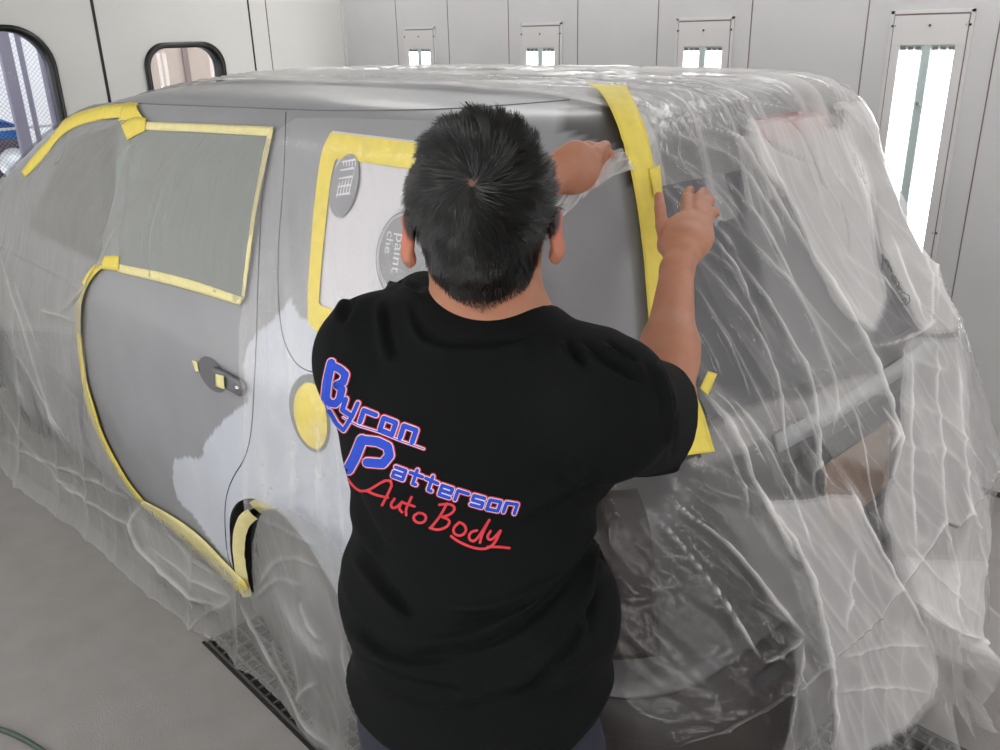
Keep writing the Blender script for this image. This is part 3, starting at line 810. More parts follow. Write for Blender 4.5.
# ------------------------------------------------------------------ clear masking film
def film_material(name, white=(244, 242, 241), base=0.10, rough=0.22, scale=1.0, gloss=.05):
    m = bpy.data.materials.new(name); m.use_nodes = True; nt = m.node_tree; nt.nodes.clear()
    N = nt.nodes.new; L = nt.links.new
    def math_(op, a, b=None, clamp=False):
        n = N('ShaderNodeMath'); n.operation = op; n.use_clamp = clamp
        for i, x in enumerate((a, b)):
            if x is None: continue
            if isinstance(x, (int, float)): n.inputs[i].default_value = x
            else: L(x, n.inputs[i])
        return n.outputs[0]
    tc = N('ShaderNodeTexCoord')
    at = N('ShaderNodeAttribute'); at.attribute_name = 'film_haze'
    lw = N('ShaderNodeLayerWeight'); lw.inputs['Blend'].default_value = 0.5
    n1 = N('ShaderNodeTexNoise'); n1.inputs['Scale'].default_value = 55; n1.inputs['Detail'].default_value = 4
    mp = N('ShaderNodeMapping'); mp.inputs['Scale'].default_value = (1, 1, .35); L(tc.outputs['Object'], mp.inputs[0]); L(mp.outputs[0], n1.inputs['Vector'])
    bp = N('ShaderNodeBump'); bp.inputs['Strength'].default_value = .45; bp.inputs['Distance'].default_value = .004; L(n1.outputs['Fac'], bp.inputs['Height'])
    n2 = N('ShaderNodeTexNoise'); n2.inputs['Scale'].default_value = 7; n2.inputs['Detail'].default_value = 5; L(tc.outputs['Object'], n2.inputs['Vector'])
    # thickness the light crosses grows towards grazing angles
    graze = math_('MULTIPLY', math_('POWER', lw.outputs['Facing'], 3.0), .30)
    mott = math_('MULTIPLY', math_('SUBTRACT', n2.outputs['Fac'], .5), .16)
    fac = math_('ADD', math_('ADD', math_('ADD', at.outputs['Fac'], base), graze), mott)
    fac = math_('MULTIPLY', fac, scale, True)
    dif = N('ShaderNodeBsdfDiffuse'); dif.inputs[0].default_value = srgb(*white)
    trl = N('ShaderNodeBsdfTranslucent'); trl.inputs[0].default_value = srgb(*white)
    L(bp.outputs[0], dif.inputs['Normal'])
    ms = N('ShaderNodeMixShader'); ms.inputs[0].default_value = .12; L(dif.outputs[0], ms.inputs[1]); L(trl.outputs[0], ms.inputs[2])
    tr = N('ShaderNodeBsdfTransparent')
    m1 = N('ShaderNodeMixShader'); L(fac, m1.inputs[0]); L(tr.outputs[0], m1.inputs[1]); L(ms.outputs[0], m1.inputs[2])
    gl = N('ShaderNodeBsdfGlossy'); gl.inputs['Roughness'].default_value = rough; L(bp.outputs[0], gl.inputs['Normal'])
    fr = math_('ADD', math_('MULTIPLY', math_('POWER', lw.outputs['Facing'], 4.0), .35), gloss)
    m2 = N('ShaderNodeMixShader'); L(fr, m2.inputs[0]); L(m1.outputs[0], m2.inputs[1]); L(gl.outputs[0], m2.inputs[2])
    o = N('ShaderNodeOutputMaterial'); L(m2.outputs[0], o.inputs[0])
    return m
M_film = film_material('clear_plastic_film', base=.0, rough=.14, gloss=.035)
M_filmf = film_material('dull_plastic_film', (178, 178, 176), .22, .35, 1.0, .03)
M_filmthin2 = film_material('thin_stretched_film', base=-.02, rough=.2, gloss=.025)
M_filmthin = film_material('window_film', (164, 170, 166), .74, .6, 1.0, .01)

def project(P):
    q = (P - CAM) @ ROT
    z = np.where(np.abs(q[..., 2]) < 1e-3, 1e-3, q[..., 2])
    x = q[..., 0] / z * FPX + 500; y = q[..., 1] / z * FPX + 375
    bad = q[..., 2] < .05
    return np.where(bad, 9999, x), np.where(bad, 9999, y)

# creases traced on the film: (points, width, height, density)
CR = [
 ([(655, 146), (701, 180), (728, 211), (748, 245)], 1.6, .8, .22), ([(656, 170), (694, 200), (738, 255)], 1.6, .8, .28),
 ([(640, 120), (694, 143), (728, 153), (748, 177), (772, 218), (789, 252)], 2.0, 1.0, .26), ([(700, 118), (735, 136), (762, 177), (779, 211), (810, 255)], 3.0, 1.4, .30),
 ([(735, 100), (745, 109), (755, 136), (776, 177), (796, 218), (813, 252)], 2.5, 1.2, .30), ([(782, 109), (803, 133), (816, 163), (828, 194)], 1.2, -.7, -.08),
 ([(837, 108), (850, 150), (871, 190), (881, 238), (886, 268)], 2.0, -1.0, -.15), ([(850, 109), (878, 150), (898, 197), (918, 231), (932, 255), (938, 320)], 1.8, .9, .15),
 ([(864, 112), (891, 146), (912, 190), (930, 240), (937, 300)], 1.6, .9, .2),
 ([(690, 275), (701, 298), (728, 338), (755, 393), (779, 440)], 1.5, .8, .22), ([(694, 253), (735, 301), (772, 362), (779, 403), (782, 454), (803, 505)], 1.8, 1.0, .3),
 ([(728, 250), (762, 294), (803, 366), (813, 400), (813, 440), (810, 505)], 2.6, 1.2, .32), ([(755, 250), (796, 291), (823, 352), (837, 396), (830, 440)], 2.0, 1.0, .2),
 ([(802, 235), (810, 250), (837, 294), (864, 345), (884, 389), (895, 434), (895, 468), (880, 490)], 2.6, 1.8, .45),
 ([(878, 270), (918, 332)], 1.4, .8, .3), ([(890, 235), (905, 280), (925, 325)], 1.6, .9, .35), ([(925, 250), (932, 300), (928, 325)], 1.5, .9, .3),
 ([(864, 348), (890, 345), (918, 332), (938, 318)], 2.6, 1.6, .3), ([(935, 330), (932, 403), (938, 450), (942, 505), (950, 560)], 1.5, 1.0, .25),
 ([(911, 345), (908, 420), (910, 505), (916, 560)], 1.5, 1.0, .3), ([(880, 405), (893, 430), (888, 455)], 1.4, .9, .4),
 ([(955, 345), (960, 420), (966, 500), (985, 560)], 1.6, 1.0, .25), ([(695, 385), (701, 393), (735, 434), (752, 488), (768, 520), (790, 560)], 3.2, 1.4, .38),
 ([(728, 396), (750, 425), (772, 454)], 1.2, .7, .3), ([(640, 500), (660, 522), (701, 570), (745, 641), (762, 662)], 3.0, 1.6, .40),
 ([(655, 490), (670, 502), (728, 546), (772, 604), (799, 634)], 2.4, 1.6, .40), ([(799, 634), (780, 648), (759, 662)], 1.8, 1.2, .38),
 ([(799, 634), (786, 699), (779, 747)], 2.2, 1.2, .2), ([(748, 480), (755, 495), (796, 556), (816, 614), (827, 699), (827, 760)], 2.6, 1.8, .35),
 ([(838, 470), (850, 495), (871, 536), (898, 587), (925, 634)], 1.8, 1.4, .45), ([(854, 546), (845, 590), (840, 631)], 1.5, 1.0, .25),
 ([(700, 250), (720, 258), (735, 275), (748, 300)], 1.2, .6, .2), ([(700, 205), (740, 232), (770, 262), (800, 300)], 1.3, .7, .15),
 ([(665, 105), (720, 120), (760, 135)], 1.4, .8, .25), ([(700, 160), (715, 165), (735, 180)], 1.0, -.5, -.05), ([(760, 128), (775, 148), (800, 158), (815, 165)], 1.2, -.6, -.1),
 ([(700, 410), (720, 440), (740, 480), (748, 520)], 1.3, .8, .25), ([(660, 470), (700, 500), (730, 520)], 1.2, .7, .2), ([(690, 460), (720, 470), (760, 500)], 1.1, .6, .2),
 ([(800, 440), (820, 480), (850, 495)], 1.4, .8, .2), ([(720, 590), (750, 600), (790, 625)], 1.0, .6, .15), ([(600, 600), (640, 595), (665, 600)], 1.0, .6, .15),
 ([(610, 610), (625, 660), (632, 700)], 1.4, .8, .25), ([(605, 680), (650, 715), (700, 720), (760, 716)], 1.2, .7, .18), ([(830, 690), (870, 680), (925, 690)], 1.6, .9, .2), ([(835, 655), (880, 640), (925, 645)], 1.6, .9, .2),
 ([(905, 594), (949, 630), (986, 640), (1010, 650)], 2.2, 1.4, .35), ([(940, 520), (960, 570), (950, 610), (975, 640)], 1.5, 1.0, .25), ([(960, 480), (975, 530), (990, 590)], 1.5, 1.0, .25),
 ([(660, 150), (690, 165), (720, 190), (748, 225)], 1.0, .6, .30), ([(662, 190), (690, 215), (722, 250), (745, 290)], 1.0, .6, .3), ([(700, 300), (720, 330), (738, 365), (750, 400)], 1.0, .6, .3),
 ([(705, 225), (730, 262), (752, 310), (770, 350)], 1.0, .6, .25), ([(712, 170), (745, 200), (775, 245), (795, 290)], 1.1, .7, .28), ([(650, 110), (690, 125), (730, 135), (750, 150)], 1.0, .6, .25),
 ([(698, 330), (712, 352), (722, 380)], .9, .5, .25), ([(705, 385), (730, 410), (765, 470)], 1.0, .6, .3), ([(620, 500), (640, 540), (670, 580), (700, 640)], 1.2, .8, .22), ([(640, 485), (680, 530), (720, 570), (760, 600)], 1.0, .6, .25),
 ([(670, 465), (710, 490), (745, 500)], .9, .6, .25), ([(600, 560), (630, 590), (650, 650)], 1.0, .7, .2), ([(610, 640), (660, 690), (720, 700)], .9, .6, .15), ([(660, 600), (700, 625), (740, 665), (760, 700)], 1.0, .6, .15),
 ([(735, 400), (760, 440), (790, 500), (812, 560)], 1.2, .8, .3), ([(790, 380), (806, 420), (818, 470), (830, 520)], 1.2, .8, .25), ([(850, 400), (862, 440), (868, 490), (880, 540)], 1.1, .8, .3),
 ([(905, 540), (930, 570), (960, 600), (985, 620)], 1.2, .8, .3), ([(915, 600), (940, 615), (965, 650)], 1.0, .7, .3), ([(840, 200), (850, 230), (848, 260)], .8, -.4, -.1), ([(700, 95), (760, 105), (800, 112)], 1.1, .7, .3),
 # front film
 ([(0, 250), (10, 285), (25, 325), (40, 375), (55, 420), (70, 455)], 1.8, 1.0, .35), ([(0, 330), (20, 355), (45, 400), (70, 445)], 1.4, .8, .25), ([(15, 280), (30, 320), (45, 360)], 1.2, .7, .2),
 ([(100, 262), (85, 285), (70, 305), (55, 315)], 1.5, .9, .25), ([(104, 240), (92, 268), (80, 295), (70, 310)], 1.4, -.8, -.12), ([(118, 225), (100, 262), (86, 296)], 1.2, .8, .2),
 ([(132, 140), (118, 160), (112, 200), (100, 240)], 1.6, -.9, -.08), ([(66, 135), (62, 155), (55, 165)], 1.3, -.8, -.1), ([(40, 310), (60, 315), (78, 322)], 1.4, .9, .3),
 ([(78, 325), (82, 360), (78, 400), (84, 440), (96, 470), (110, 498)], 2.0, -1.4, -.2), ([(45, 365), (80, 400), (90, 430)], 1.2, -.7, -.1),
 ([(0, 440), (35, 455), (70, 470), (105, 485), (140, 500)], 2.0, 1.2, .22), ([(0, 395), (15, 430), (50, 465), (80, 500)], 1.6, 1.0, .2), ([(62, 485), (90, 500), (112, 515), (140, 525)], 1.8, 1.2, .35),
 ([(146, 505), (137, 512), (134, 525), (138, 540), (150, 555), (175, 580), (200, 598), (222, 608)], 2.4, 2.0, .55), ([(150, 545), (180, 568), (215, 590), (232, 600)], 1.5, 1.0, .3),
 ([(160, 520), (175, 540), (200, 562), (225, 585)], 1.4, .9, .15), ([(232, 598), (225, 605), (205, 612), (190, 632)], 1.6, 1.0, .2),
 ([(240, 595), (250, 620), (268, 655), (290, 690), (310, 720), (335, 750)], 2.4, 1.6, .35), ([(255, 590), (275, 560), (300, 555), (330, 570)], 1.4, .8, .2), ([(252, 600), (280, 575), (310, 585)], 1.3, .8, .2),
 ([(305, 600), (312, 620), (325, 640)], 2.0, 1.2, .35), ([(300, 700), (310, 685), (322, 680)], 2.0, 1.2, .35), ([(272, 640), (285, 670), (300, 690)], 1.6, 1.0, .15),
 ([(345, 640), (350, 680), (360, 720)], 2.0, 1.2, .3), ([(260, 520), (290, 530), (320, 545)], 1.0, .6, .12)]
DP = [([(258, 506), (300, 508), (350, 550), (350, 760), (335, 760), (255, 600)], .12), ([(826, 106), (847, 110), (845, 131), (829, 129)], -.32), ([(600, 440), (680, 460), (740, 540), (790, 650), (780, 760), (590, 760)], -.10), ([(655, 140), (735, 160), (760, 300), (760, 390), (690, 380)], -.05), ([(905, 560), (1010, 560), (1010, 680), (930, 650)], .18),
      ([(755, 495), (850, 495), (871, 536), (898, 587), (925, 634), (932, 655), (930, 695), (905, 725), (830, 760), (827, 700), (816, 614), (796, 556)], .30),
      ([(735, 136), (755, 136), (796, 218), (813, 252), (837, 294), (864, 345), (884, 389), (895, 434), (880, 470), (813, 440), (803, 366), (762, 294), (750, 230)], .13),
      ([(835, 100), (850, 150), (884, 255), (900, 300), (918, 332), (960, 335), (950, 240), (920, 150), (880, 100)], .38),
      ([(745, 120), (840, 110), (870, 190), (885, 300), (870, 335), (850, 320), (820, 270), (785, 200), (760, 160)], .42),
      ([(900, 335), (960, 340), (985, 500), (1010, 600), (1010, 670), (905, 600), (880, 520), (895, 434)], .30),
      ([(680, 435), (870, 372), (880, 395), (740, 450), (690, 470)], .16),
      ([(700, 500), (760, 520), (800, 560), (820, 640), (827, 760), (780, 760), (786, 700), (799, 634), (772, 604), (728, 546)], .10),
      ([(-200, 300), (60, 470), (150, 560), (190, 645), (-200, 560)], .10), ([(-300, 100), (130, 120), (120, 250), (80, 330), (0, 330), (-300, 330)], .16),
      ([(138, 508), (240, 595), (222, 612), (150, 556)], .22)]

def sheet_rings(nl, ns, na, nr):
    """film base: hugs the van above the belt, hangs and flares below it"""
    global NS, NA, NR
    keepv = (NS, NA, NR); NS, NA, NR = ns, na, nr
    top = levels(400)
    ib = np.argmin(np.abs(top[:, 0] - 1.03)); up = top[ib:][::-1]               # roof -> belt
    d = np.r_[0, np.cumsum(np.hypot(np.diff(up[:, 0]), np.diff(up[:, 1])))]
    n1 = int(nl * .5)
    t = np.linspace(0, d[-1], n1); up = np.stack([np.interp(t, d, up[:, k]) for k in range(6)], 1)
    rows = [np.c_[ring_xy(*r[1:]), np.full(len(ring_xy(*r[1:])), r[0])] for r in up]
    b = up[-1]; body_l = levels(400); zs = np.linspace(b[0], 0.0, nl - n1 + 1)[1:]
    for z in zs:
        q = np.array([np.interp(max(z, .66), body_l[:, 0], body_l[:, k]) for k in range(6)])
        hw = q[1] + .004; xr = max(q[3], b[3] + (b[0] - z) / .4 * .145) if z > .63 else -.62
        xr = min(xr, -.61)
        q[1] = hw; q[3] = xr
        rows.append(np.c_[ring_xy(*q[1:]), np.full(len(rows[0]), z)])
    R_ = np.array(rows); NS, NA, NR = keepv
    return R_, n1
SN, SA, SR = 600, 36, 340
SH, N1 = sheet_rings(480, SN, SA, SR)
def calc_normals(G):
    du = np.gradient(G, axis=1); dv = np.gradient(G, axis=0); n = np.cross(dv, du)
    l = np.linalg.norm(n, axis=2, keepdims=True); n = n / np.maximum(l, 1e-9)
    c = np.array([-2.9, YC, .8]); s = np.sum(n * (G - c), axis=2, keepdims=True)
    return n * np.sign(s + 1e-9)
Nn = SH.shape[1]
tot = np.roll(SH, 0, axis=1)
nrm = calc_normals(tot)
plan = nrm.copy(); plan[:, :, 2] = 0; plan /= np.maximum(np.linalg.norm(plan, axis=2, keepdims=True), 1e-6)
zz = SH[:, :, 2]; zf = np.clip((1.03 - zz) / 1.03, 0, 1)
colx = SH[-1, :, 0]; coly = SH[-1, :, 1]
arc = np.r_[0, np.cumsum(np.hypot(np.diff(colx), np.diff(coly)))]                 # metres along the plan outline
# how far the hem stands out, and how high above the floor it ends, by position round the van
cols = np.arange(Nn); iN = SN; iC = SN + SA; iR = iC + SR; iF = iR + SA
key = [(0, .17, .004), (SN * .2, .15, .004), (SN * .36, .09, .004), (SN * .52, .07, .004), (SN * .62, .03, .004), (SN * .75, .02, .004), (SN * .9, .02, .01), (iN, .05, .02), (iC, .10, .02), (iC + SR * .35, .16, .02),
       (iC + SR * .55, .17, .16), (iC + SR * .62, .12, .22), (iC + SR * .72, .18, .03), (iC + SR * .86, .07, .004), (iR - 6, .08, .004), (iF, .10, .004), (iF + 40, .16, .004), (Nn - 1, .2, .004)]
key = np.array(key); flare = np.interp(cols, key[:, 0], key[:, 1]); hem = np.interp(cols, key[:, 0], key[:, 2])
U = np.broadcast_to(arc[None, :], zz.shape)
Vd = np.zeros_like(zz); Vd[1:] = np.cumsum(np.linalg.norm(np.diff(SH, axis=0), axis=2), axis=0)
low = zz < 1.03
Pz = np.where(low, hem[None, :] + zz * (1.03 - hem[None, :]) / 1.03, zz)
W = np.clip((SH[:, :, 0] + 1.9) / .8, 0, 1); W = W * W * (3 - 2 * W)
Wf = .30 + .70 * W
out = .010 + flare[None, :] * zf ** 2.4 + .02 * np.clip(zf * 4, 0, 1)
# spread on the floor near the hem
spread = np.clip(1 - zz / .07, 0, 1); out = out + spread * (.015 + .06 * W) * (hem[None, :] < .02)
# the film bridges hollows in long gathers near the rear pillar and the far corner
# hanging folds
amp = (.003 + .036 * zf ** 1.1) * (.55 + .45 * W)
F = (ridge(U * 4.2 + .6 * vnoise(U * 1.3, zz * 1.5), zz * .55 + 3, 2.2) - .35) * amp + (ridge(U * 10 + 1.2 * vnoise(U * 2, zz * 2), zz * 1.1 + 9, 2.5) - .3) * amp * .38 * Wf
F += (fbm(U * 3, Vd * 3 + 5, 3) - .5) * .04 * zf * Wf
# tension wrinkles drawn diagonally over the body
T = U * 13 - Vd * 7.5 + 1.3 * vnoise(U * 2.2, Vd * 2.2)
F += (ridge(T, U * 1.3 + Vd * 1.8, 5)) * (.0050 + .0035 * W) * Wf * np.clip((fbm(U * 2 + 7, Vd * 2, 3) - .40) * 8, 0, 1)
F += ridge(U * 24 - Vd * 9 + 2 * vnoise(U * 4, Vd * 4), Vd * 3, 5) * .0020 * Wf
F += (fbm(U * 22, Vd * 22, 2) - .5) * .0035 * (.25 + zf) * Wf
D = ridge(T, U * 1.3 + Vd * 1.8, 7) * .10 * Wf + np.clip(ridge(U * 10 + 1.2 * vnoise(U * 2, zz * 2), zz * 1.1 + 9, 6), 0, 1) * .10 * zf * Wf + ridge(U * 24 - Vd * 9 + 2 * vnoise(U * 4, Vd * 4), Vd * 3, 9) * .08 * Wf
D += spread * .12
n_ = plan * np.clip(zf * 3, 0, 1)[..., None] + nrm * (1 - np.clip(zf * 3, 0, 1))[..., None]
n_ /= np.maximum(np.linalg.norm(n_, axis=2, keepdims=True), 1e-6)
base = SH.copy(); base[:, :, 2] = Pz
base = base + n_ * out[..., None]
px, py = project(base)
facing = np.sum(nrm * (CAM - base), axis=2) > 0
H = np.zeros_like(zz)
for pts, wd, h, de in CR:
    p = smoothline(pts, 60, 2)
    lo = p.min(0) - 14; hi = p.max(0) + 14
    m_ = facing & (px > lo[0]) & (px < hi[0]) & (py > lo[1]) & (py < hi[1])
    if not m_.any(): continue
    a = np.stack([px[m_], py[m_]], 1); best = np.full(len(a), 1e9); tt = np.zeros(len(a))
    for k in range(len(p) - 1):
        s = p[k]; e = p[k + 1] - s; t = np.clip(((a - s) @ e) / (e @ e + 1e-9), 0, 1)
        dd = np.hypot(*(a - s - t[:, None] * e).T); c = dd < best; best[c] = dd[c]; tt[c] = (k + t[c]) / (len(p) - 1)
    fade = np.clip(np.minimum(tt, 1 - tt) * 6, .0, 1) * (.75 + .5 * vnoise(a[:, 0] * .08, a[:, 1] * .08))
    g = np.exp(-(best / (wd * .55)) ** 2); g2 = np.exp(-(best / (wd * 2.6)) ** 2)
    H[m_] += fade * h * (.0050 * g + .0045 * g2); D[m_] += 1.2 * fade * de * (g * 1.1 + g2 * .12)
wpx = px + 10 * (vnoise(px * .03, py * .03) - .5); wpy = py + 10 * (vnoise(px * .03 + 40, py * .03) - .5)
for poly, de in DP:
    soft = np.zeros_like(zz)
    for ox, oy in ((0, 0), (4, 0), (-4, 0), (0, 4), (0, -4)): soft += inside(wpx + ox, wpy + oy, poly) / 5.0
    D += 1.30 * soft * de * facing
disp = out * 0 + F + H
disp = np.where(low, disp, np.maximum(disp, -.004))
S3 = base + n_ * disp[..., None]
S3[:, :, 2] = np.maximum(S3[:, :, 2], .004 + .012 * vnoise(U * 20, Vd * 20) * (zz < .1))
px2, py2 = px, py
# what stays bare: the part being painted
EX = [(28, 176), (61, 137), (78, 125), (102, 119), (133, 119), (149, 131), (272, 138), (246, 297), (243, 304), (184, 286), (121, 271), (108, 262), (95, 271), (88, 284), (82, 302), (81, 330),
      (84, 360), (88, 390), (93, 407), (102, 433), (115, 459), (130, 484), (144, 503), (170, 524), (200, 549), (226, 571), (248, 588), (252, 592), (250, 575), (250, 545), (256, 520), (262, 506), (285, 506), (305, 514),
      (325, 532), (345, 552), (420, 600), (470, 500), (560, 420), (655, 440), (678, 458), (700, 455), (680, 400), (656, 350), (650, 300), (644, 250), (638, 200), (628, 160), (618, 125), (606, 100), (592, 93),
      (585, 60), (-500, 60), (-500, 176)]
bare = inside(px, py, EX) & facing & ((SH[:, :, 0] < -.85) | (py > 90))
roofpart = (zz > 1.60) & (SH[:, :, 0] < -1.0) & (SH[:, :, 1] > 1.0)
bare |= (zz > 1.62) & (px < 600) & (SH[:, :, 0] > -3.9)
S3[:, :, 0] = np.maximum(S3[:, :, 0], XL + .015)
def sheet(name, c0, c1, r0, extra, label, m=M_film):
    idx = (np.arange(c0, c1)) % Nn
    G = S3[r0:, idx]; B = bare[r0:, idx] | extra[r0:, idx]; dn = D[r0:, idx]
    nr_, nc = G.shape[:2]; Q = gridquads(nr_, nc); Bq = B.reshape(-1)[Q].any(1); Q = Q[~Bq]
    used = np.zeros(nr_ * nc, bool); used[Q.ravel()] = True; mp = np.cumsum(used) - 1
    o = npmesh(name, G.reshape(-1, 3)[used], mp[Q], m, None, True)
    a = o.data.attributes.new('film_haze', 'FLOAT', 'POINT'); a.data.foreach_set('value', dn.reshape(-1)[used].astype(np.float32))
    return props(o, label, 'plastic sheet')
iS = int(np.argmin(np.abs(SH[-1, :SN, 0] + 1.42)))
none = np.zeros_like(bare)
farroof = (zz > 1.5) & (SH[:, :, 1] > 2.3)
front = sheet('plastic_sheet', -Nn + (Nn - 60), iS, 53, none, 'dull clear plastic sheet over the van\'s front and sill, trailing on the floor', M_filmf)
rear = sheet('plastic_sheet', iS - 2, Nn - 60, 16, none, 'wrinkled clear plastic sheet draped over the van\'s tailgate and hanging to the floor at right')

# faint dark print on the film near the tailgate's gathered corner
FB = BVHTree.FromPolygons([v.co.copy() for v in rear.data.vertices], [tuple(p.vertices) for p in rear.data.polygons])
def film_print(polys, w_):
    vs = []; fs = []
    for pts in polys:
        P_ = resample([(820 + x / 6.25, 230 + y / 6.25) for x, y in pts], max(6, len(pts) * 3)); row = []
        for k in range(len(P_)):
            u = P_[min(k + 1, len(P_) - 1)] - P_[max(k - 1, 0)]; u = u / (np.linalg.norm(u) + 1e-9); n_2 = np.array([-u[1], u[0]]) * w_
            r2 = []
            for q in (P_[k] - n_2, P_[k] + n_2):
                loc, nor = hit(q[0], q[1], FB)
                if loc is None: break
                r2.append(len(vs)); vs.append(tuple(loc + nor * .0015))
            if len(r2) == 2: row.append(r2)
        fs += [(a_[0], a_[1], b_[1], b_[0]) for a_, b_ in zip(row[:-1], row[1:])]
    return pymesh('printed_marking', vs, fs, mat('film_print_dark', srgb(60, 58, 58), .6), rear)
film_print([[(388, 150), (394, 190), (386, 240), (398, 244)], [(402, 182), (410, 196), (418, 184)], [(408, 204), (424, 196), (430, 212)], [(418, 222), (436, 214)], [(424, 240), (430, 226), (444, 236), (440, 254), (452, 262)],
            [(446, 292), (462, 286), (478, 312), (458, 326), (446, 292)], [(462, 336), (486, 322), (492, 344), (476, 360), (498, 352)], [(480, 376), (500, 362), (510, 384)], [(486, 398), (490, 402)], [(500, 400), (520, 388), (532, 404)],
            [(496, 422), (500, 426)], [(512, 440), (520, 426), (534, 430), (536, 448), (520, 456), (512, 440)], [(506, 462), (540, 466), (560, 446), (552, 410), (536, 404)]], .45)

# film over the sliding door window
wf = decal('window_film', hits([(122, 122), (150, 127), (274, 134), (270, 160), (258, 215), (246, 299), (184, 282), (121, 268), (112, 262), (106, 240), (118, 190)])[:, [0, 2]], 'y', .007, M_filmthin, ds=.02, rough=.0012)
props(wf, 'dull grey-green masking film stretched over the sliding door window', 'masking film')
# very thin film stretched over the quarter panel, full of fine tension lines
QP = [(248, 300), (262, 215), (276, 138), (300, 122), (345, 122), (440, 126), (520, 128), (520, 330), (430, 480), (400, 560), (345, 550), (322, 531), (300, 512), (262, 503), (250, 512), (246, 480), (250, 400), (243, 330)]
qf = decal('plastic_sheet', hits(QP)[:, [0, 2]], 'y', .014, None, ds=.0085)
me_ = qf.data; qv = np.array([v.co[:] for v in me_.vertices]); qx, qy = project(qv)
tens = (qx - 270) / (60 + .16 * (qy - 130)); rq = ridge(tens * 8.5 + .35 * vnoise(qx * .02, qy * .012), qy * .006 + 2, 6) * (.35 + .65 * np.clip((qy - 200) / 150, 0, 1))
hz = .05 + .16 * rq + .10 * ridge(qx * .05, qy * .09 - qx * .035, 8) * np.clip((qy - 380) / 60, 0, 1)
hz += .10 * inside(qx, qy, [(300, 430), (345, 400), (345, 470), (262, 500)])
qv[:, 1] -= .004 * rq
me_.vertices.foreach_set('co', qv.astype(np.float32).ravel()); me_.materials.clear(); me_.materials.append(M_filmthin2)
a = me_.attributes.new('film_haze', 'FLOAT', 'POINT'); a.data.foreach_set('value', hz.astype(np.float32))
props(qf, 'thin transparent film stretched with fine creases over the papered quarter window and pale panel', 'plastic sheet')
# film lying on the roof
nx_, ny_ = 420, 130
gx = np.linspace(-3.9, -0.98, nx_); gy = np.linspace(0, 1, ny_)
P = np.zeros((ny_, nx_, 3)); dn = np.zeros((ny_, nx_))
for i in range(nx_):
    y0 = 1.42 + .05 * math.sin(gx[i] * 2.3) + .03 * vnoise(gx[i] * 9, 3.3)
    for j in range(ny_):
        y = y0 + gy[j] * (2.5 - y0)
        loc, nor, *_ = BV.ray_cast(Vector((gx[i], y, 3)), Vector((0, 0, -1)))
        z = loc.z if loc else 1.6
        P[j, i] = (gx[i], y, z)
rr_ = ridge(P[..., 1] * 14 + 2 * vnoise(P[..., 0] * 1.6, P[..., 1] * 5), P[..., 0] * .9, 4)
P[..., 2] += .006 + rr_ * .016 * np.clip(gy[:, None] * 6, .2, 1) + .006 * fbm(P[..., 0] * 9, P[..., 1] * 22, 3)
dn = rr_ * .30 + .10 + .25 * (gy[:, None] < .04)
rf = npmesh('plastic_sheet', P.reshape(-1, 3), gridquads(ny_, nx_)[:, ::-1], M_film, None, True)
a = rf.data.attributes.new('film_haze', 'FLOAT', 'POINT'); a.data.foreach_set('value', dn.reshape(-1).astype(np.float32))
props(rf, 'crinkled clear plastic sheet lying flat along the van\'s roof, shining under the lights', 'plastic sheet')
# ------------------------------------------------------------------ the man: distance-field bodies meshed with surface nets
def at(px, py, dist): return CAM + ray(px, py) * dist
def smin(a, b, k):
    h = np.clip(.5 + .5 * (b - a) / k, 0, 1); return b + (a - b) * h - k * h * (1 - h)
def capsule(P, a, b, ra, rb):
    a = np.asarray(a, np.float32); b = np.asarray(b, np.float32); e = b - a; t = np.clip(((P - a) @ e) / float(e @ e), 0, 1)
    return np.linalg.norm(P - a - t[..., None] * e, axis=-1) - (ra + (rb - ra) * t)
def ellipsoid(P, c, ax, r):
    """ax rows: local axes, r: radii"""
    q = (P - np.asarray(c, np.float32)) @ np.asarray(ax, np.float32).T; r = np.asarray(r, np.float32)
    k0 = np.linalg.norm(q / r, axis=-1); k1 = np.linalg.norm(q / (r * r), axis=-1)
    return np.where(k1 > 1e-6, k0 * (k0 - 1) / np.maximum(k1, 1e-6), -r.min())
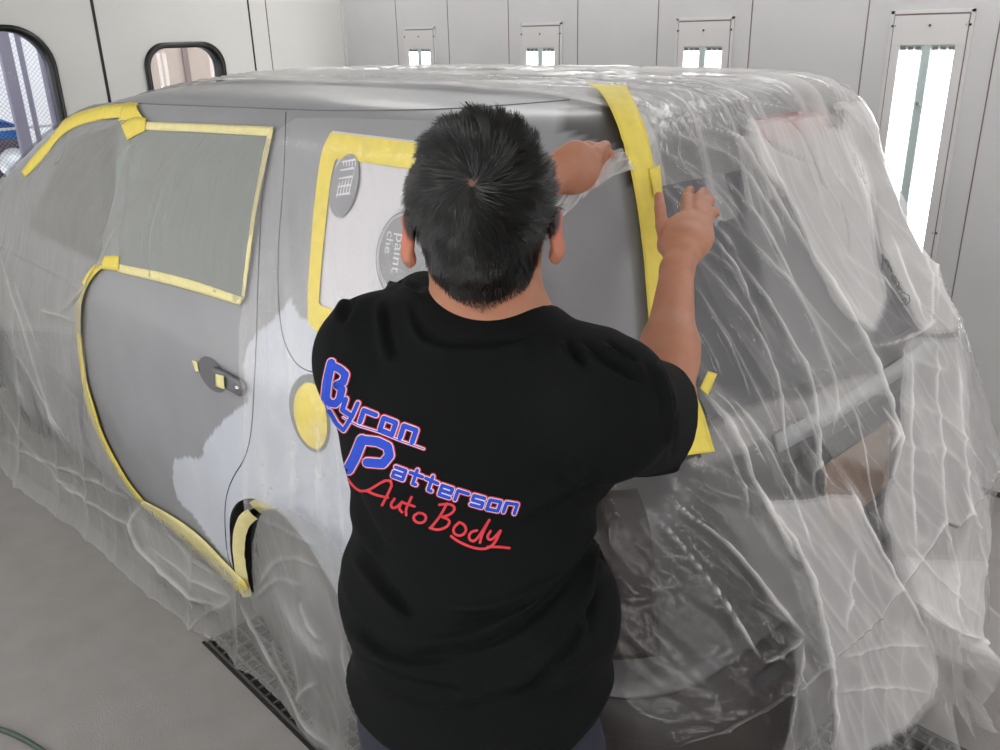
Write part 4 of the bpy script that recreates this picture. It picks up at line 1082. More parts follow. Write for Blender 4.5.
def surface_nets(f, lo, hi, h, blk=12):
    lo = np.array(lo, float); n = np.ceil((np.array(hi) - lo) / h / blk).astype(int) * blk
    S = np.full(tuple(n), 1.0, np.float32)
    nb = n // blk; bi = np.stack(np.meshgrid(*[np.arange(k) for k in nb], indexing='ij'), -1).reshape(-1, 3)
    cen = lo + (bi * blk + (blk - 1) / 2) * h; d = f(cen.astype(np.float32)); lim = blk * h * .87 + .03
    off = np.stack(np.meshgrid(*[np.arange(blk)] * 3, indexing='ij'), -1)
    for b_, dd in zip(bi, d):
        s = tuple(slice(int(q) * blk, int(q) * blk + blk) for q in b_)
        if dd < -lim: S[s] = -1
    near_ = bi[np.abs(d) <= lim]
    for k in range(0, len(near_), 60):
        B = near_[k:k + 60]; P = lo + (B[:, None, None, None, :] * blk + off[None]) * h
        v = f(P.astype(np.float32))
        for b_, vv in zip(B, v): S[tuple(slice(int(q) * blk, int(q) * blk + blk) for q in b_)] = vv
    neg = S < 0
    c8 = [neg[i:n[0] - 1 + i, j:n[1] - 1 + j, k:n[2] - 1 + k] for i in (0, 1) for j in (0, 1) for k in (0, 1)]
    cnt = sum(c.astype(np.int8) for c in c8); act = (cnt > 0) & (cnt < 8)
    idx = np.full(act.shape, -1, np.int32); ijk = np.argwhere(act); idx[act] = np.arange(len(ijk))
    acc = np.zeros((len(ijk), 3)); num = np.zeros(len(ijk))
    corners = [(i, j, k) for i in (0, 1) for j in (0, 1) for k in (0, 1)]
    for a in range(8):
        for b in range(a + 1, 8):
            ca, cb = np.array(corners[a]), np.array(corners[b])
            if np.abs(ca - cb).sum() != 1: continue
            va = S[tuple((ijk + ca).T)]; vb = S[tuple((ijk + cb).T)]; m_ = (va < 0) != (vb < 0)
            t = va[m_] / (va[m_] - vb[m_]); acc[m_] += ca + t[:, None] * (cb - ca); num[m_] += 1
    verts = lo + (ijk + acc / num[:, None]) * h
    quads = []
    for ax in range(3):
        o = [0, 0, 0]; o[ax] = 1
        A = neg[tuple(slice(0, n[q] - o[q]) for q in range(3))]; B = neg[tuple(slice(o[q], n[q]) for q in range(3))]
        E_ = np.argwhere(A != B); u, v = [(1, 2), (2, 0), (0, 1)][ax]
        E_ = E_[(E_[:, u] > 0) & (E_[:, v] > 0) & (E_[:, 0] < n[0] - 1) & (E_[:, 1] < n[1] - 1) & (E_[:, 2] < n[2] - 1)]
        du = np.zeros(3, int); du[u] = 1; dv = np.zeros(3, int); dv[v] = 1
        q = np.stack([idx[tuple((E_ - du - dv).T)], idx[tuple((E_ - dv).T)], idx[tuple(E_.T)], idx[tuple((E_ - du).T)]], 1)
        fl = ~A[tuple(E_.T)]; q[fl] = q[fl][:, ::-1]
        quads.append(q)
    return verts, np.concatenate(quads)
def relax(verts, quads, it=2, lam=.5):
    e = np.concatenate([quads[:, [0, 1]], quads[:, [1, 2]], quads[:, [2, 3]], quads[:, [3, 0]]]); n = len(verts)
    deg = np.bincount(e[:, 0], minlength=n) + np.bincount(e[:, 1], minlength=n)
    for _ in range(it):
        s = np.zeros_like(verts)
        for k in range(3): s[:, k] = np.bincount(e[:, 0], verts[e[:, 1], k], n) + np.bincount(e[:, 1], verts[e[:, 0], k], n)
        verts = verts + lam * (s / np.maximum(deg, 1)[:, None] - verts)
    return verts

yaw = math.radians(24)
FW = np.array([-math.sin(yaw), math.cos(yaw), 0.]); RT = np.array([math.cos(yaw), math.sin(yaw), 0.]); UPV = np.array([0, 0, 1.])
TA = np.array([RT, FW, UPV])
HC = at(482, 218, 1.12)                                   # head centre
NK = at(484, 318, 1.13) + FW * .03
LS, RS = at(374, 362, 1.20), at(606, 402, 1.06)
LE, RE = at(455, 300, 1.42), at(664, 402, 1.34)
LW, RW = at(548, 178, 1.55), at(677, 270, 1.52)
PEL = at(478, 716, 1.36); WA = at(474, 610, 1.30); CH = at(470, 452, 1.20)
hd_dir = _unit([-.72, .69, 0]); pit = math.radians(35)
HF = _unit(hd_dir * math.cos(pit) - UPV * math.sin(pit)); HU = _unit(UPV * math.cos(pit) + hd_dir * math.sin(pit)); HR = np.cross(HF, HU)
HA = np.array([HR, HF, HU])
HS = 1.07
def hl(x, y, z): return HC + (HR * x + HF * y + HU * z) * HS      # head-local point

def f_head(P):
    P = (P - HC) / HS + HC
    hl = lambda x, y, z: HC + HR * x + HF * y + HU * z
    d = ellipsoid(P, hl(0, -.012, .022), HA, (.080, .100, .092))
    d = smin(d, ellipsoid(P, hl(0, .030, -.045), HA, (.062, .066, .068)), .04)
    d = smin(d, ellipsoid(P, hl(0, .058, -.088), HA, (.034, .034, .026)), .04)          # chin
    d = smin(d, ellipsoid(P, hl(0, .098, .018), HA, (.055, .014, .014)), .02)            # brow
    d = smin(d, capsule(P, hl(0, .100, .008), hl(0, .122, -.030), .009, .014), .012)     # nose
    for s in (-1, 1): d = smin(d, ellipsoid(P, hl(s * .013, .113, -.034), HA, (.009, .011, .008)), .006)
    for s in (-1, 1): d = -smin(-d, ellipsoid(P, hl(s * .032, .108, .000), HA, (.017, .016, .011)), .010)  # sockets
    for s in (-1, 1): d = smin(d, ellipsoid(P, hl(s * .032, .090, -.001), HA, (.0125, .0125, .0115)), .003)
    d = smin(d, ellipsoid(P, hl(0, .098, -.056), HA, (.025, .012, .006)), .006); d = smin(d, ellipsoid(P, hl(0, .096, -.067), HA, (.021, .012, .007)), .005)
    for s in (-1, 1):                                       # ears
        ea = np.array([_unit(HR * s + HF * -.55), _unit(HF + HR * s * .55), HU])
        e = ellipsoid(P, hl(s * .089, -.004, -.022), ea, (.0075, .020, .034))
        e = np.maximum(e, -ellipsoid(P, hl(s * .099, .004, -.020), ea, (.008, .011, .018)))
        e = smin(e, ellipsoid(P, hl(s * .085, .004, -.050), ea, (.006, .010, .010)), .008)
        d = smin(d, e, .006)
    return d * HS
def fingers(P, defs, k=.004):
    d = None
    for pts, r0, r1 in defs:
        c = None; n = len(pts) - 1
        for i in range(n):
            ra = r0 + (r1 - r0) * i / n; rb = r0 + (r1 - r0) * (i + 1) / n
            q = capsule(P, pts[i], pts[i + 1], ra, rb); c = q if c is None else smin(c, q, .003)
        d = c if d is None else smin(d, c, k)
    return d
# right hand spread on the film, fingertips on the surface
RH = [([at(686, 212, 1.625), at(686, 199, 1.665), at(689, 191, 1.705), at(691, 190, 1.73)], .0110, .0082),
      ([at(696, 211, 1.630), at(699, 197, 1.672), at(703, 192, 1.71), at(705, 193, 1.735)], .0112, .0084),
      ([at(703, 216, 1.625), at(707, 203, 1.665), at(710, 199, 1.70), at(711, 201, 1.725)], .0105, .0080),
      ([at(706, 225, 1.610), at(712, 214, 1.645), at(715, 211, 1.67), at(716, 214, 1.69)], .0094, .0072),
      ([at(667, 246, 1.575), at(662, 226, 1.605), at(660, 208, 1.63), at(659, 196, 1.655)], .0135, .0092)]
# left hand closed on the pulled film
LH = [([at(596, 152, 1.60), at(605, 146, 1.635), at(606, 157, 1.665), at(599, 162, 1.655)], .0112, .0090),
      ([at(591, 159, 1.590), at(601, 155, 1.635), at(603, 166, 1.665), at(595, 170, 1.652)], .0114, .0090),
      ([at(586, 167, 1.585), at(596, 166, 1.630), at(599, 176, 1.660), at(590, 179, 1.648)], .0108, .0086),
      ([at(579, 175, 1.580), at(589, 177, 1.620), at(592, 185, 1.648), at(584, 188, 1.638)], .0098, .0080),
      ([at(574, 152, 1.590), at(588, 147, 1.62), at(601, 149, 1.645), at(611, 155, 1.655)], .0125, .0092)]
def f_arm(P, S_, E_, W_, palm):
    d = capsule(P, S_, E_, .058, .044)
    d = smin(d, capsule(P, E_, E_ + (W_ - E_) * .38, .042, .043), .03)
    d = smin(d, capsule(P, E_ + (W_ - E_) * .3, W_, .043, .028), .03)
    return d
def palm_axes(a, b, side):
    u = _unit(b - a); s = _unit(side - u * (side @ u)); return np.array([s, u, np.cross(s, u)])
def f_skin(P):
    d = f_head(P)
    neck = capsule(P, NK - UPV * .03, hl(0, -.030, -.055), .067, .060)
    d = smin(d, neck, .03)
    t = ellipsoid(P, CH - UPV * .0, TA, (.165, .105, .19)); t = smin(t, ellipsoid(P, WA, TA, (.150, .105, .15)), .08)
    t = smin(t, ellipsoid(P, PEL, TA, (.160, .115, .13)), .08)
    t = smin(t, capsule(P, NK - UPV * .04, LS, .062, .060), .05); t = smin(t, capsule(P, NK - UPV * .04, RS, .062, .060), .05)
    d = smin(d, t, .05)
    d = smin(d, f_arm(P, LS, LE, LW, None), .03); d = smin(d, f_arm(P, RS, RE, RW, None), .03)
    # palms
    kr = at(695, 214, 1.622); ar = palm_axes(RW, kr, RH[0][0][0] - RH[3][0][0])
    hR = ellipsoid(P, (RW + kr) / 2 + (kr - RW) * .10, ar, (.046, .062, .020)); hR = smin(hR, capsule(P, RW, (RW + kr) / 2, .028, .024), .02)
    hR = smin(hR, capsule(P, RW + (kr - RW) * .25, RH[4][0][0], .022, .017), .015)
    hR = smin(hR, fingers(P, RH), .009)
    d = smin(d, hR, .012)
    kl = at(589, 163, 1.592); al = palm_axes(LW, kl, LH[0][0][0] - LH[3][0][0])
    hL = ellipsoid(P, (LW + kl) / 2 + (kl - LW) * .14, al, (.046, .054, .024)); hL = smin(hL, capsule(P, LW, (LW + kl) / 2, .029, .026), .02)
    hL = smin(hL, capsule(P, LW + (kl - LW) * .3, LH[4][0][0], .022, .017), .015); hL = smin(hL, fingers(P, LH), .008)
    d = smin(d, hL, .012)
    for s in (-1, 1):
        hp, kn, an = LEG[s]
        d = smin(d, capsule(P, hp, kn, .082, .055), .04); d = smin(d, capsule(P, kn, an, .055, .036), .03)
    return d
gx0 = PEL + np.array([0, 0, 0]); base_xy = np.array([PEL[0], PEL[1] - .02, 0])
LEG = {}
for s in (-1, 1):
    hp = PEL + RT * s * .085 - UPV * .04; an = base_xy + RT * s * .13 + np.array([0, 0, .09]); kn = (hp + an) / 2 + FW * .02 + UPV * .02
    LEG[s] = (hp, kn, an)

man = thing('person', 'man in black printed T-shirt and jeans, seen from behind, pressing plastic film onto the van', 'person', (base_xy[0], base_xy[1], 0))
sv, sq = surface_nets(f_skin, [-1.30, .35, .02], [-.30, 1.50, 1.90], .0042)
sv = relax(sv, sq, 2, .4)
def skin_material():
    m = bpy.data.materials.new('skin'); m.use_nodes = True; nt = m.node_tree; b = nt.nodes['Principled BSDF']
    a_ = nt.nodes.new('ShaderNodeAttribute'); a_.attribute_name = 'scalp'
    r_ = nt.nodes.new('ShaderNodeAttribute'); r_.attribute_name = 'flush'
    tc = nt.nodes.new('ShaderNodeTexCoord'); n = nt.nodes.new('ShaderNodeTexNoise'); n.inputs['Scale'].default_value = 28; n.inputs['Detail'].default_value = 6
    nt.links.new(tc.outputs['Object'], n.inputs['Vector'])
    c0 = nt.nodes.new('ShaderNodeMix'); c0.data_type = 'RGBA'; c0.inputs[6].default_value = srgb(164, 108, 82); c0.inputs[7].default_value = srgb(186, 132, 106)
    nt.links.new(n.outputs['Fac'], c0.inputs[0])
    c1 = nt.nodes.new('ShaderNodeMix'); c1.data_type = 'RGBA'; c1.inputs[7].default_value = srgb(200, 104, 84)
    nt.links.new(r_.outputs['Fac'], c1.inputs[0]); nt.links.new(c0.outputs[2], c1.inputs[6])
    c2 = nt.nodes.new('ShaderNodeMix'); c2.data_type = 'RGBA'; c2.inputs[7].default_value = srgb(15, 13, 12)
    nt.links.new(a_.outputs['Fac'], c2.inputs[0]); nt.links.new(c1.outputs[2], c2.inputs[6]); nt.links.new(c2.outputs[2], b.inputs['Base Color'])
    b.inputs['Roughness'].default_value = .5; b.inputs['Subsurface Weight'].default_value = .08; b.inputs['Subsurface Radius'].default_value = (.01, .004, .002)
    bp = nt.nodes.new('ShaderNodeBump'); bp.inputs['Strength'].default_value = .25; bp.inputs['Distance'].default_value = .001
    n2 = nt.nodes.new('ShaderNodeTexNoise'); n2.inputs['Scale'].default_value = 260; nt.links.new(tc.outputs['Object'], n2.inputs['Vector']); nt.links.new(n2.outputs['Fac'], bp.inputs['Height'])
    nt.links.new(bp.outputs[0], b.inputs['Normal']); return m
skin = npmesh('body', sv, sq, skin_material(), man)
def hair_weight(P):
    """1 where hair grows, fading out at the hairline; P in world space"""
    q = (P - HC) @ HA.T / HS; x, y, z = q[..., 0], q[..., 1], q[..., 2]
    th = np.arctan2(y, np.abs(x))                                        # +90 forehead, -90 back of the head
    line_ = np.interp(np.degrees(th), [-90, -60, -35, -18, 0, 14, 30, 60, 90], [-.128, -.124, -.108, -.060, .012, -.004, .030, .060, .066])
    return np.clip((z - line_) / .012, 0, 1) * (np.linalg.norm(q, axis=-1) < .175)
WH = hl(-.008, -.112, -.008)                                                # whorl
hw_ = hair_weight(sv); wd_ = np.linalg.norm(sv - WH, axis=1)
a = skin.data.attributes.new('scalp', 'FLOAT', 'POINT'); a.data.foreach_set('value', (hw_ * np.clip(.45 + wd_ / .022, 0, 1) * .97).astype(np.float32))
fl = np.zeros(len(sv))
for s in (-1, 1): fl = np.maximum(fl, np.clip(1 - np.linalg.norm(sv - hl(s * .094, -.006, -.02), axis=1) / .045, 0, 1))
for t in [q[0][-1] for q in RH + LH]: fl = np.maximum(fl, .5 * np.clip(1 - np.linalg.norm(sv - t, axis=1) / .03, 0, 1))
a = skin.data.attributes.new('flush', 'FLOAT', 'POINT'); a.data.foreach_set('value', fl.astype(np.float32))

# hair: short strands combed round the whorl
def hair():
    bv = BVHTree.FromPolygons([Vector(v) for v in sv], [tuple(int(i) for i in q) for q in sq])
    r = np.random.RandomState(5); N = 30000; vs = []; fs = []
    hv = hair_weight(sv); fq = sq[(hv[sq] > .12).all(1)]; cnt = 0
    fn = np.cross(sv[fq[:, 2]] - sv[fq[:, 0]], sv[fq[:, 3]] - sv[fq[:, 1]]); ar = np.linalg.norm(fn, axis=1); fn /= ar[:, None]
    pick = r.choice(len(fq), N, p=ar / ar.sum())
    for k in pick:
        u_, v_ = r.rand(2); c_ = sv[fq[k]]
        p = (c_[0] * (1 - u_) + c_[1] * u_) * (1 - v_) + (c_[3] * (1 - u_) + c_[2] * u_) * v_
        n_ = fn[k]
        if n_ @ (p - HC) < 0: n_ = -n_
        q = (p - HC) @ HA.T / HS
        if abs(q[0]) > .080 and q[2] < .008 and q[1] > -.035: continue
        h = float(hair_weight(p))
        rad = p - WH; dist = np.linalg.norm(rad)
        if dist < .007 and r.rand() < .6: continue
        rad = rad - n_ * (rad @ n_); rad = _unit(rad + 1e-6); sw = np.cross(n_, rad)
        q = q * HS
        swirl = .9 * math.exp(-dist / .03)
        # forward-combed on top, down on the back and sides
        clump = vnoise(q[0] * 110 + q[1] * 60, q[2] * 110 - q[1] * 60)
        dirv = _unit(rad + sw * (swirl + (clump - .5) * 1.3) + r.normal(size=3) * .12)
        dirv = _unit(dirv - n_ * (dirv @ n_))
        q = q / HS; low_ = np.clip((q[2] + .115) / .11, 0, 1)
        ear_ = 1 if abs(q[0]) < .06 or q[1] < -.03 else .45
        Ln = ear_ * (.008 + .020 * low_) * (.75 + .5 * r.rand()) * (.5 + .5 * h)
        lift = (.14 + .62 * clump * low_) * (1.4 if dist < .02 else 1)
        wid = .00048 + .0003 * r.rand(); side = np.cross(dirv, n_)
        b = len(vs); pts = []
        for t in (0, .5, 1.0):
            c = p + dirv * Ln * t + n_ * (Ln * lift * (t - .45 * t * t) - .0005)
            ww = wid * (1 - t * .85)
            vs += [tuple(c - side * ww), tuple(c + side * ww + n_ * .0002)]
        fs += [(b, b + 1, b + 3, b + 2), (b + 2, b + 3, b + 5, b + 4)]; cnt += 1
    m_ = mat('black_hair', srgb(13, 12, 11), .36, spec=.45)
    return npmesh('hair', np.array(vs), np.array(fs), m_, man, True)
hair()

# T-shirt
cuffR = RS + (RE - RS) * .86; dR = _unit(RE - RS); cuffL = LS + (LE - LS) * .72; dL = _unit(LE - LS)
def shirt_noise(P):
    q = (P - WA) @ TA.T; x, y, z = q[..., 0], q[..., 1], q[..., 2]
    back = np.clip(-y * 12 + .3, 0, 1)
    # long drag folds sweeping from the right armpit down across the back, and arcs over the waist
    ax, az = x - .20, z - .20
    rr = np.sqrt((x + .02) ** 2 * .8 + (z - .34) ** 2)
    g = np.clip((.20 - z) * 5, 0, 1) * np.clip((z + .27) * 8, .25, 1)
    s1 = ridge(rr * 11 + .9 * vnoise(x * 4 + 3, z * 4), x * 1.4 + 5, 2.5)
    s2 = ridge((x * .55 + z * .75) * 13 + .5 * vnoise(x * 5, z * 5), (x - z) * 1.5 + 9, 3)
    side = np.clip((x - .05) * 8, 0, 1) * np.clip((.26 - z) * 6, 0, 1)
    f = .022 * s1 * g + .020 * s2 * side
    # creases on top of the right shoulder and round the collar
    dS = np.linalg.norm(P - (RS + UPV * .05), axis=-1); u = (P - RS) @ dR
    f += .011 * ridge(((P - RS) @ RT) * 30 + 2.5 * vnoise(z * 9, y * 9), z * 5, 3) * np.clip(1 - dS / .14, 0, 1)
    dS2 = np.linalg.norm(P - (LS + UPV * .04), axis=-1)
    f += .010 * ridge(((P - LS) @ RT) * 26 + 2 * vnoise(z * 8, y * 8), z * 4, 3) * np.clip(1 - dS2 / .15, 0, 1)
    f += .004 * (fbm(x * 7 + 20, z * 7 + y * 5, 3) - .5)
    return f
def f_shirt(P):
    t = ellipsoid(P, CH + UPV * .02 - FW * .005, TA, (.190, .128, .215))
    t = smin(t, ellipsoid(P, WA + UPV * .03 - FW * .005, TA, (.186, .130, .17)), .08)
    t = smin(t, ellipsoid(P, PEL - FW * .005 + UPV * .02, TA, (.166, .132, .22)), .08)
    t = smin(t, capsule(P, NK - UPV * .050, LS + UPV * .004, .070, .070), .055); t = smin(t, capsule(P, NK - UPV * .050, RS + UPV * .004, .070, .070), .055)
    aR = capsule(P, RS, cuffR, .070, .062); aR = smin(aR, capsule(P, RS - UPV * .035, cuffR - UPV * .055, .066, .050), .04)
    aR = np.maximum(aR, (P - cuffR) @ _unit(dR + UPV * .10)); aR = np.maximum(aR, -(capsule(P, RS + dR * .12, cuffR + dR * .08, .060, .064)) if False else aR)
    t = smin(t, aR, .045)
    aL = capsule(P, LS, cuffL, .076, .074); aL = np.maximum(aL, (P - cuffL) @ dL); t = smin(t, aL, .04)
    t = t - shirt_noise(P)
    t = np.maximum(t, (P - (PEL + UPV * .045)) @ _unit(-UPV + RT * .10))      # hem
    # sleeve opening is a hollow round the arm
    inner = capsule(P, cuffR - dR * .030, cuffR + dR * .1, .055, .057); t = np.maximum(t, -inner)
    innL = capsule(P, cuffL - dL * .030, cuffL + dL * .1, .066, .068); t = np.maximum(t, -innL)
    nc = at(485, 316, 1.12) + FW * .02
    nk = capsule(P, nc - UPV * .035, nc + UPV * .2 + FW * .06, .073, .105); t = np.maximum(t, -nk)
    return t
tv, tq = surface_nets(f_shirt, [-1.30, .35, .70], [-.35, 1.30, 1.70], .0046)
tv = relax(tv, tq, 3, .45)
# drawn folds of the cloth
FOLD = [([(614, 500), (588, 543), (565, 577), (534, 607), (500, 631), (463, 645), (408, 648)], 7, 1.0), ([(604, 560), (575, 624), (551, 662), (514, 692), (456, 704)], 7, .9), ([(354, 546), (374, 580), (398, 607), (412, 621)], 6, .9),
        ([(348, 620), (371, 648), (398, 665), (456, 662)], 6, .8), ([(560, 575), (520, 602), (490, 612), (440, 612)], 6, .7), ([(408, 301), (415, 328), (429, 345), (460, 350), (520, 345), (550, 330)], 4.5, .6),
        ([(380, 300), (384, 338), (391, 365)], 4.5, .7), ([(352, 292), (337, 322)], 4.5, .7), ([(566, 340), (568, 355), (584, 368)], 4, .9), ([(580, 342), (599, 362), (622, 376), (643, 386)], 4, .8), ([(604, 342), (616, 355), (636, 364)], 3.5, .9),
        ([(655, 358), (668, 385), (674, 420), (668, 460)], 3.5, .6), ([(640, 360), (655, 390), (658, 425)], 3.5, .5), ([(600, 470), (560, 500), (520, 520)], 7, .5), ([(606, 520), (590, 590), (585, 640)], 5, .8), ([(352, 660), (400, 690), (470, 700)], 6, .7),
        ([(345, 480), (360, 520), (385, 560)], 6, .6), ([(480, 700), (540, 690), (590, 660)], 5, .7), ([(370, 270), (395, 285), (425, 295)], 4, .8)]
Nv = np.zeros_like(tv); fn_ = np.cross(tv[tq[:, 2]] - tv[tq[:, 0]], tv[tq[:, 3]] - tv[tq[:, 1]])
for k in range(4): np.add.at(Nv, tq[:, k], fn_)
Nv /= np.maximum(np.linalg.norm(Nv, axis=1, keepdims=True), 1e-9)
fpx, fpy = project(tv); fvis = (Nv * (CAM - tv)).sum(1)
if np.median((Nv * (tv - WA)).sum(1)) < 0: Nv = -Nv; fvis = -fvis
dsp = np.zeros(len(tv))
for pts, wd, h in FOLD:
    p = smoothline(pts, 40, 2); m_ = (fvis > 0) & (fpx > p[:, 0].min() - 25) & (fpx < p[:, 0].max() + 25) & (fpy > p[:, 1].min() - 25) & (fpy < p[:, 1].max() + 25)
    a_ = np.stack([fpx[m_], fpy[m_]], 1); best = np.full(len(a_), 1e9); sd = np.zeros(len(a_)); tt = np.zeros(len(a_))
    for k in range(len(p) - 1):
        e = p[k + 1] - p[k]; t = np.clip(((a_ - p[k]) @ e) / (e @ e), 0, 1); v_ = a_ - p[k] - t[:, None] * e; dd = np.hypot(*v_.T); c = dd < best
        best[c] = dd[c]; sd[c] = np.sign(e[0] * v_[c, 1] - e[1] * v_[c, 0]); tt[c] = (k + t[c]) / (len(p) - 1)
    s_ = best * sd / wd; dsp[m_] += h * np.clip(np.minimum(tt, 1 - tt) * 5, 0, 1) * (.0095 * np.exp(-(s_ - .5) ** 2) - .0105 * np.exp(-(s_ + .8) ** 2 * 1.5))
tv = tv + Nv * dsp[:, None]
M_shirt = mat('black_cotton', srgb(9, 11, 12), .85, spec=.15, bump=(900, .25, .0006))
shirt = npmesh('t_shirt', tv, tq, M_shirt, man)
# ribbed collar
SBV = BVHTree.FromPolygons([Vector(v) for v in tv], [tuple(int(i) for i in q) for q in tq])

nc_ = at(485, 316, 1.12) + FW * .02; loop_ = []
for k in range(72):
    an_ = 2 * math.pi * k / 72; dv_ = RT * math.cos(an_) + FW * math.sin(an_)
    for rr2 in (.079, .084, .090, .097):
        loc, nor, *_ = SBV.ray_cast(Vector(nc_ + dv_ * rr2 + UPV * .12 + FW * .01), Vector((0, 0, -1)))
        if loc is not None and loc.z > nc_[2] - .075: break
    if loc is not None: loop_.append(np.array(loc) - UPV * .001)
loop_ = np.array(loop_)
for _ in range(4): loop_ = (np.roll(loop_, 1, 0) + loop_ * 2 + np.roll(loop_, -1, 0)) / 4
col_ = tube('collar', list(loop_) + [loop_[0]], .0062, mat('black_rib_knit', srgb(24, 25, 27), .85, bump=(500, .4, .0006)), None, 8, False)
keep(col_, man); col_.parent = shirt; col_.matrix_parent_inverse = Matrix.Identity(4)

# jeans and shoes
def f_jeans(P):
    d = ellipsoid(P, PEL, TA, (.170, .128, .16))
    for s in (-1, 1):
        hp, kn, an = LEG[s]; d = smin(d, capsule(P, hp, kn, .096, .072), .05); d = smin(d, capsule(P, kn, an + UPV * -.03, .072, .062), .04)
    d = np.maximum(d, (P[..., 2] - (PEL[2] + .05))); d = np.maximum(d, .045 - P[..., 2])
    q = (P - PEL) @ TA.T; d = d - .004 * ridge(q[..., 2] * 14 + 2 * vnoise(q[..., 0] * 8, q[..., 2] * 3), q[..., 0] * 5, 3)
    return d
jv, jq = surface_nets(f_jeans, [-1.2, .3, .02], [-.3, 1.05, 1.1], .009)
M_jean = mat('navy_denim', srgb(24, 28, 44), .8, noise=(60, .15), bump=(600, .3, .0008))
jeans = npmesh('jeans', relax(jv, jq, 2), jq, M_jean, man)
M_shoe = mat('shoe_leather', srgb(40, 34, 30), .5)
for s in (-1, 1):
    an = LEG[s][2]; o = np.array([an[0], an[1], 0])
    def f_shoe(P, o=o):
        d = ellipsoid(P, o + FW * .10 + UPV * .035, TA, (.048, .095, .042)); d = smin(d, ellipsoid(P, o - FW * .005 + UPV * .05, TA, (.040, .055, .055)), .04)
        return np.maximum(d, .004 - P[..., 2])
    v_, q_ = surface_nets(f_shoe, list(o + np.array([-.22, -.16, -.02])), list(o + np.array([.16, .26, .14])), .007)
    npmesh('shoe', relax(v_, q_, 1), q_, M_shoe, man)

# print on the back of the shirt
def print_strokes(name, polys, width, off, m, sub=2.0):
    vs = []; fs = []
    def put(px_, py_):
        loc, nor = hit(px_, py_, SBV)
        if loc is None: return None
        vs.append(tuple(loc + nor * off)); return len(vs) - 1
    for item in polys:
        pts, w_ = item if isinstance(item, tuple) else (item, None)
        hw2 = (width if w_ is None else w_ + width) / 2.0
        P_ = np.array(pts, float)
        for a_, b_ in zip(P_[:-1], P_[1:]):
            L_ = np.linalg.norm(b_ - a_)
            if L_ < 1e-6: continue
            u = (b_ - a_) / L_; nn = np.array([-u[1], u[0]]); k = max(1, int(L_ / sub)); rows = []
            for i in range(k + 1):
                c = a_ + (b_ - a_) * i / k; rows.append([put(*(c - nn * hw2)), put(*c), put(*(c + nn * hw2))])
            for i in range(k):
                for j in range(2):
                    f = (rows[i][j], rows[i][j + 1], rows[i + 1][j + 1], rows[i + 1][j])
                    if None not in f: fs.append(f)
        for c in P_:
            o = put(*c); ringi = [put(c[0] + hw2 * math.cos(t), c[1] + hw2 * math.sin(t)) for t in np.linspace(0, 2 * math.pi, 10, endpoint=False)]
            for i in range(10):
                f = (o, ringi[i], ringi[(i + 1) % 10])
                if None not in f: fs.append(f)
    o = pymesh(name, vs, fs, m, None, False); keep(o, man); o.parent = shirt; o.matrix_parent_inverse = Matrix.Identity(4)
    return o
SC = 3.409
def cr(pts): return [(300 + x / SC, 340 + y / SC) for x, y in pts]
GL = {'a': [[(0, 1), (1, 1), (1, 0), (0, 0), (0, .5), (1, .5)]], 't': [[(.45, 1.45), (.45, 0), (.75, 0)], [(-.1, 1), (1.1, 1)]], 'e': [[(1, 0), (0, 0), (0, 1), (1, 1), (1, .5), (0, .5)]],
      'r': [[(0, 0), (0, 1), (1, 1)]], 's': [[(1, 1), (0, 1), (0, .5), (1, .5), (1, 0), (0, 0)]], 'o': [[(0, 0), (0, 1), (1, 1), (1, 0), (0, 0)]], 'n': [[(0, 0), (0, 1), (1, 1), (1, 0)]],
      'y': [[(0, 1), (0, .1), (.9, .1)], [(1.05, 1), (.85, -.5), (.1, -1.0)]]}
def letters(s, base_, up_, adv, wl):
    bl = resample(base_, 100); dseg = np.r_[0, np.cumsum(np.hypot(*np.diff(bl, axis=0).T))]; out_ = []; x = 0
    for ch in s:
        for st in GL[ch]:
            out_.append(cr([(np.interp(x + gx_ * wl, dseg, bl[:, 0]) + up_[0] * gy_, np.interp(x + gx_ * wl, dseg, bl[:, 1]) + up_[1] * gy_) for gx_, gy_ in st]))
        x += adv
    return out_
big = [(cr([(110, 78), (96, 140), (90, 196)]), 8.5), (cr([(108, 84), (140, 100), (157, 116), (150, 142), (128, 152)]), 7.5), (cr([(128, 152), (146, 166), (138, 200), (124, 216), (104, 212), (92, 196)]), 7.5),
       (cr([(214, 340), (190, 400), (168, 440)]), 10.5), (cr([(214, 340), (268, 346), (302, 362), (308, 392), (285, 420), (232, 416)]), 9.0)]
mid = [(p, 5.0) for p in letters('yron', [(146, 240), (200, 275), (270, 303), (340, 330), (440, 366)], (13, -40), 73, 44)]
mid[1] = (cr([(200, 214), (182, 256), (152, 306), (128, 282), (104, 240)]), 4.2)
small = [(p, 3.5) for p in letters('atterson', [(318, 462), (400, 492), (480, 526), (560, 552), (650, 577), (760, 594)], (11, -31), 56.5, 37)]
swoosh = [(cr([(86, 208), (104, 256), (128, 292), (150, 308)]), 1.2), (cr([(150, 262), (200, 290), (270, 312), (340, 340), (424, 370)]), 1.0)]
blue = big + mid + small + swoosh
M_blue = mat('print_blue', srgb(20, 64, 190), .7); M_white = mat('print_white', srgb(226, 222, 236), .6); M_pred = mat('print_red', srgb(205, 44, 56), .6)
print_strokes('print_outline_red', blue, 3.4, .0010, M_pred)
print_strokes('print_outline_white', blue, 1.5, .0015, M_white)
print_strokes('print_lettering_blue', blue, 0.0, .0020, M_blue)
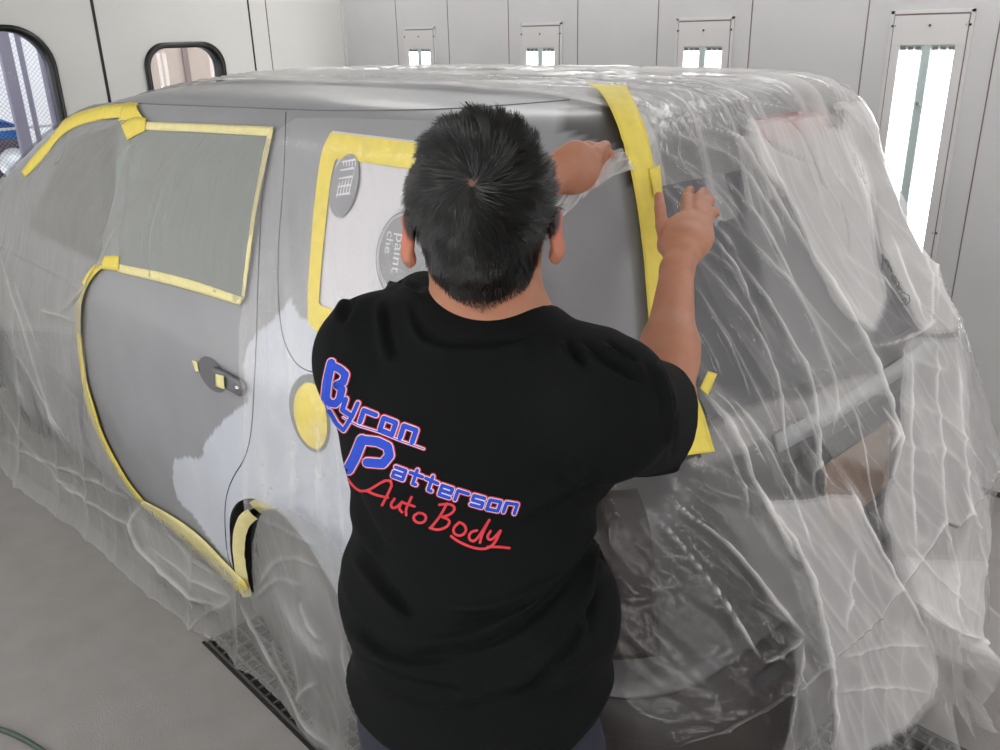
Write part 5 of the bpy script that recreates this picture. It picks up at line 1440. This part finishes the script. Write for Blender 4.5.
auto = [smoothline(cr(p), 16, 2) for p in ([(158, 462), (178, 492), (208, 518), (240, 510), (275, 486), (300, 474), (320, 482), (306, 515), (282, 562)], [(228, 512), (262, 528), (302, 536)],
        [(324, 540), (310, 560), (318, 574), (336, 566), (350, 550)], [(350, 550), (338, 572), (350, 586)], [(382, 534), (362, 576), (364, 596)], [(350, 552), (392, 566)],
        [(405, 588), (386, 600), (394, 620), (420, 624), (434, 606), (424, 590), (405, 588)], [(502, 556), (478, 602), (446, 640)], [(476, 560), (512, 556), (532, 570), (518, 592), (486, 602)],
        [(486, 602), (514, 612), (506, 634), (474, 648), (444, 640)], [(544, 620), (522, 640), (526, 662), (552, 668), (570, 648), (560, 626), (544, 620)],
        [(604, 648), (582, 652), (574, 674), (588, 688), (606, 676), (646, 612)], [(640, 622), (620, 664), (614, 690)], [(650, 650), (636, 672), (652, 684), (684, 648)],
        [(684, 648), (664, 694), (632, 714), (584, 706), (540, 686), (516, 668)], [(640, 704), (680, 704), (714, 708)])]
print_strokes('print_script_red', [(p, 2.6) for p in auto], 0.0, .0012, M_pred)

# loose edge of film in the left hand
fp = [[at(545, 226, 1.56), at(556, 205, 1.57), at(575, 180, 1.60), at(598, 156, 1.64), at(622, 148, 1.67)],
      [at(548, 232, 1.57), at(566, 214, 1.585), at(590, 192, 1.62), at(612, 176, 1.655), at(636, 168, 1.675)]]
A = resample(fp[0], 60); B = resample(fp[1], 60); K = 24; vs = []; dn = []
for j in range(K):
    t = j / (K - 1)
    for i in range(60):
        p = A[i] * (1 - t) + B[i] * t; vs.append(p - ray(600, 170) * (.010 * ridge(i * .12 + t * 2.5, t * 3, 2)) + FW * .0); dn.append(.30 + .25 * ridge(i * .12 + t * 2.5, t * 3, 4))
fo = npmesh('plastic_sheet', np.array(vs), gridquads(K, 60), M_film, None, True)
a = fo.data.attributes.new('film_haze', 'FLOAT', 'POINT'); a.data.foreach_set('value', np.array(dn, np.float32))
props(fo, 'small loose strip of clear plastic pulled in the man\'s left hand', 'plastic sheet')
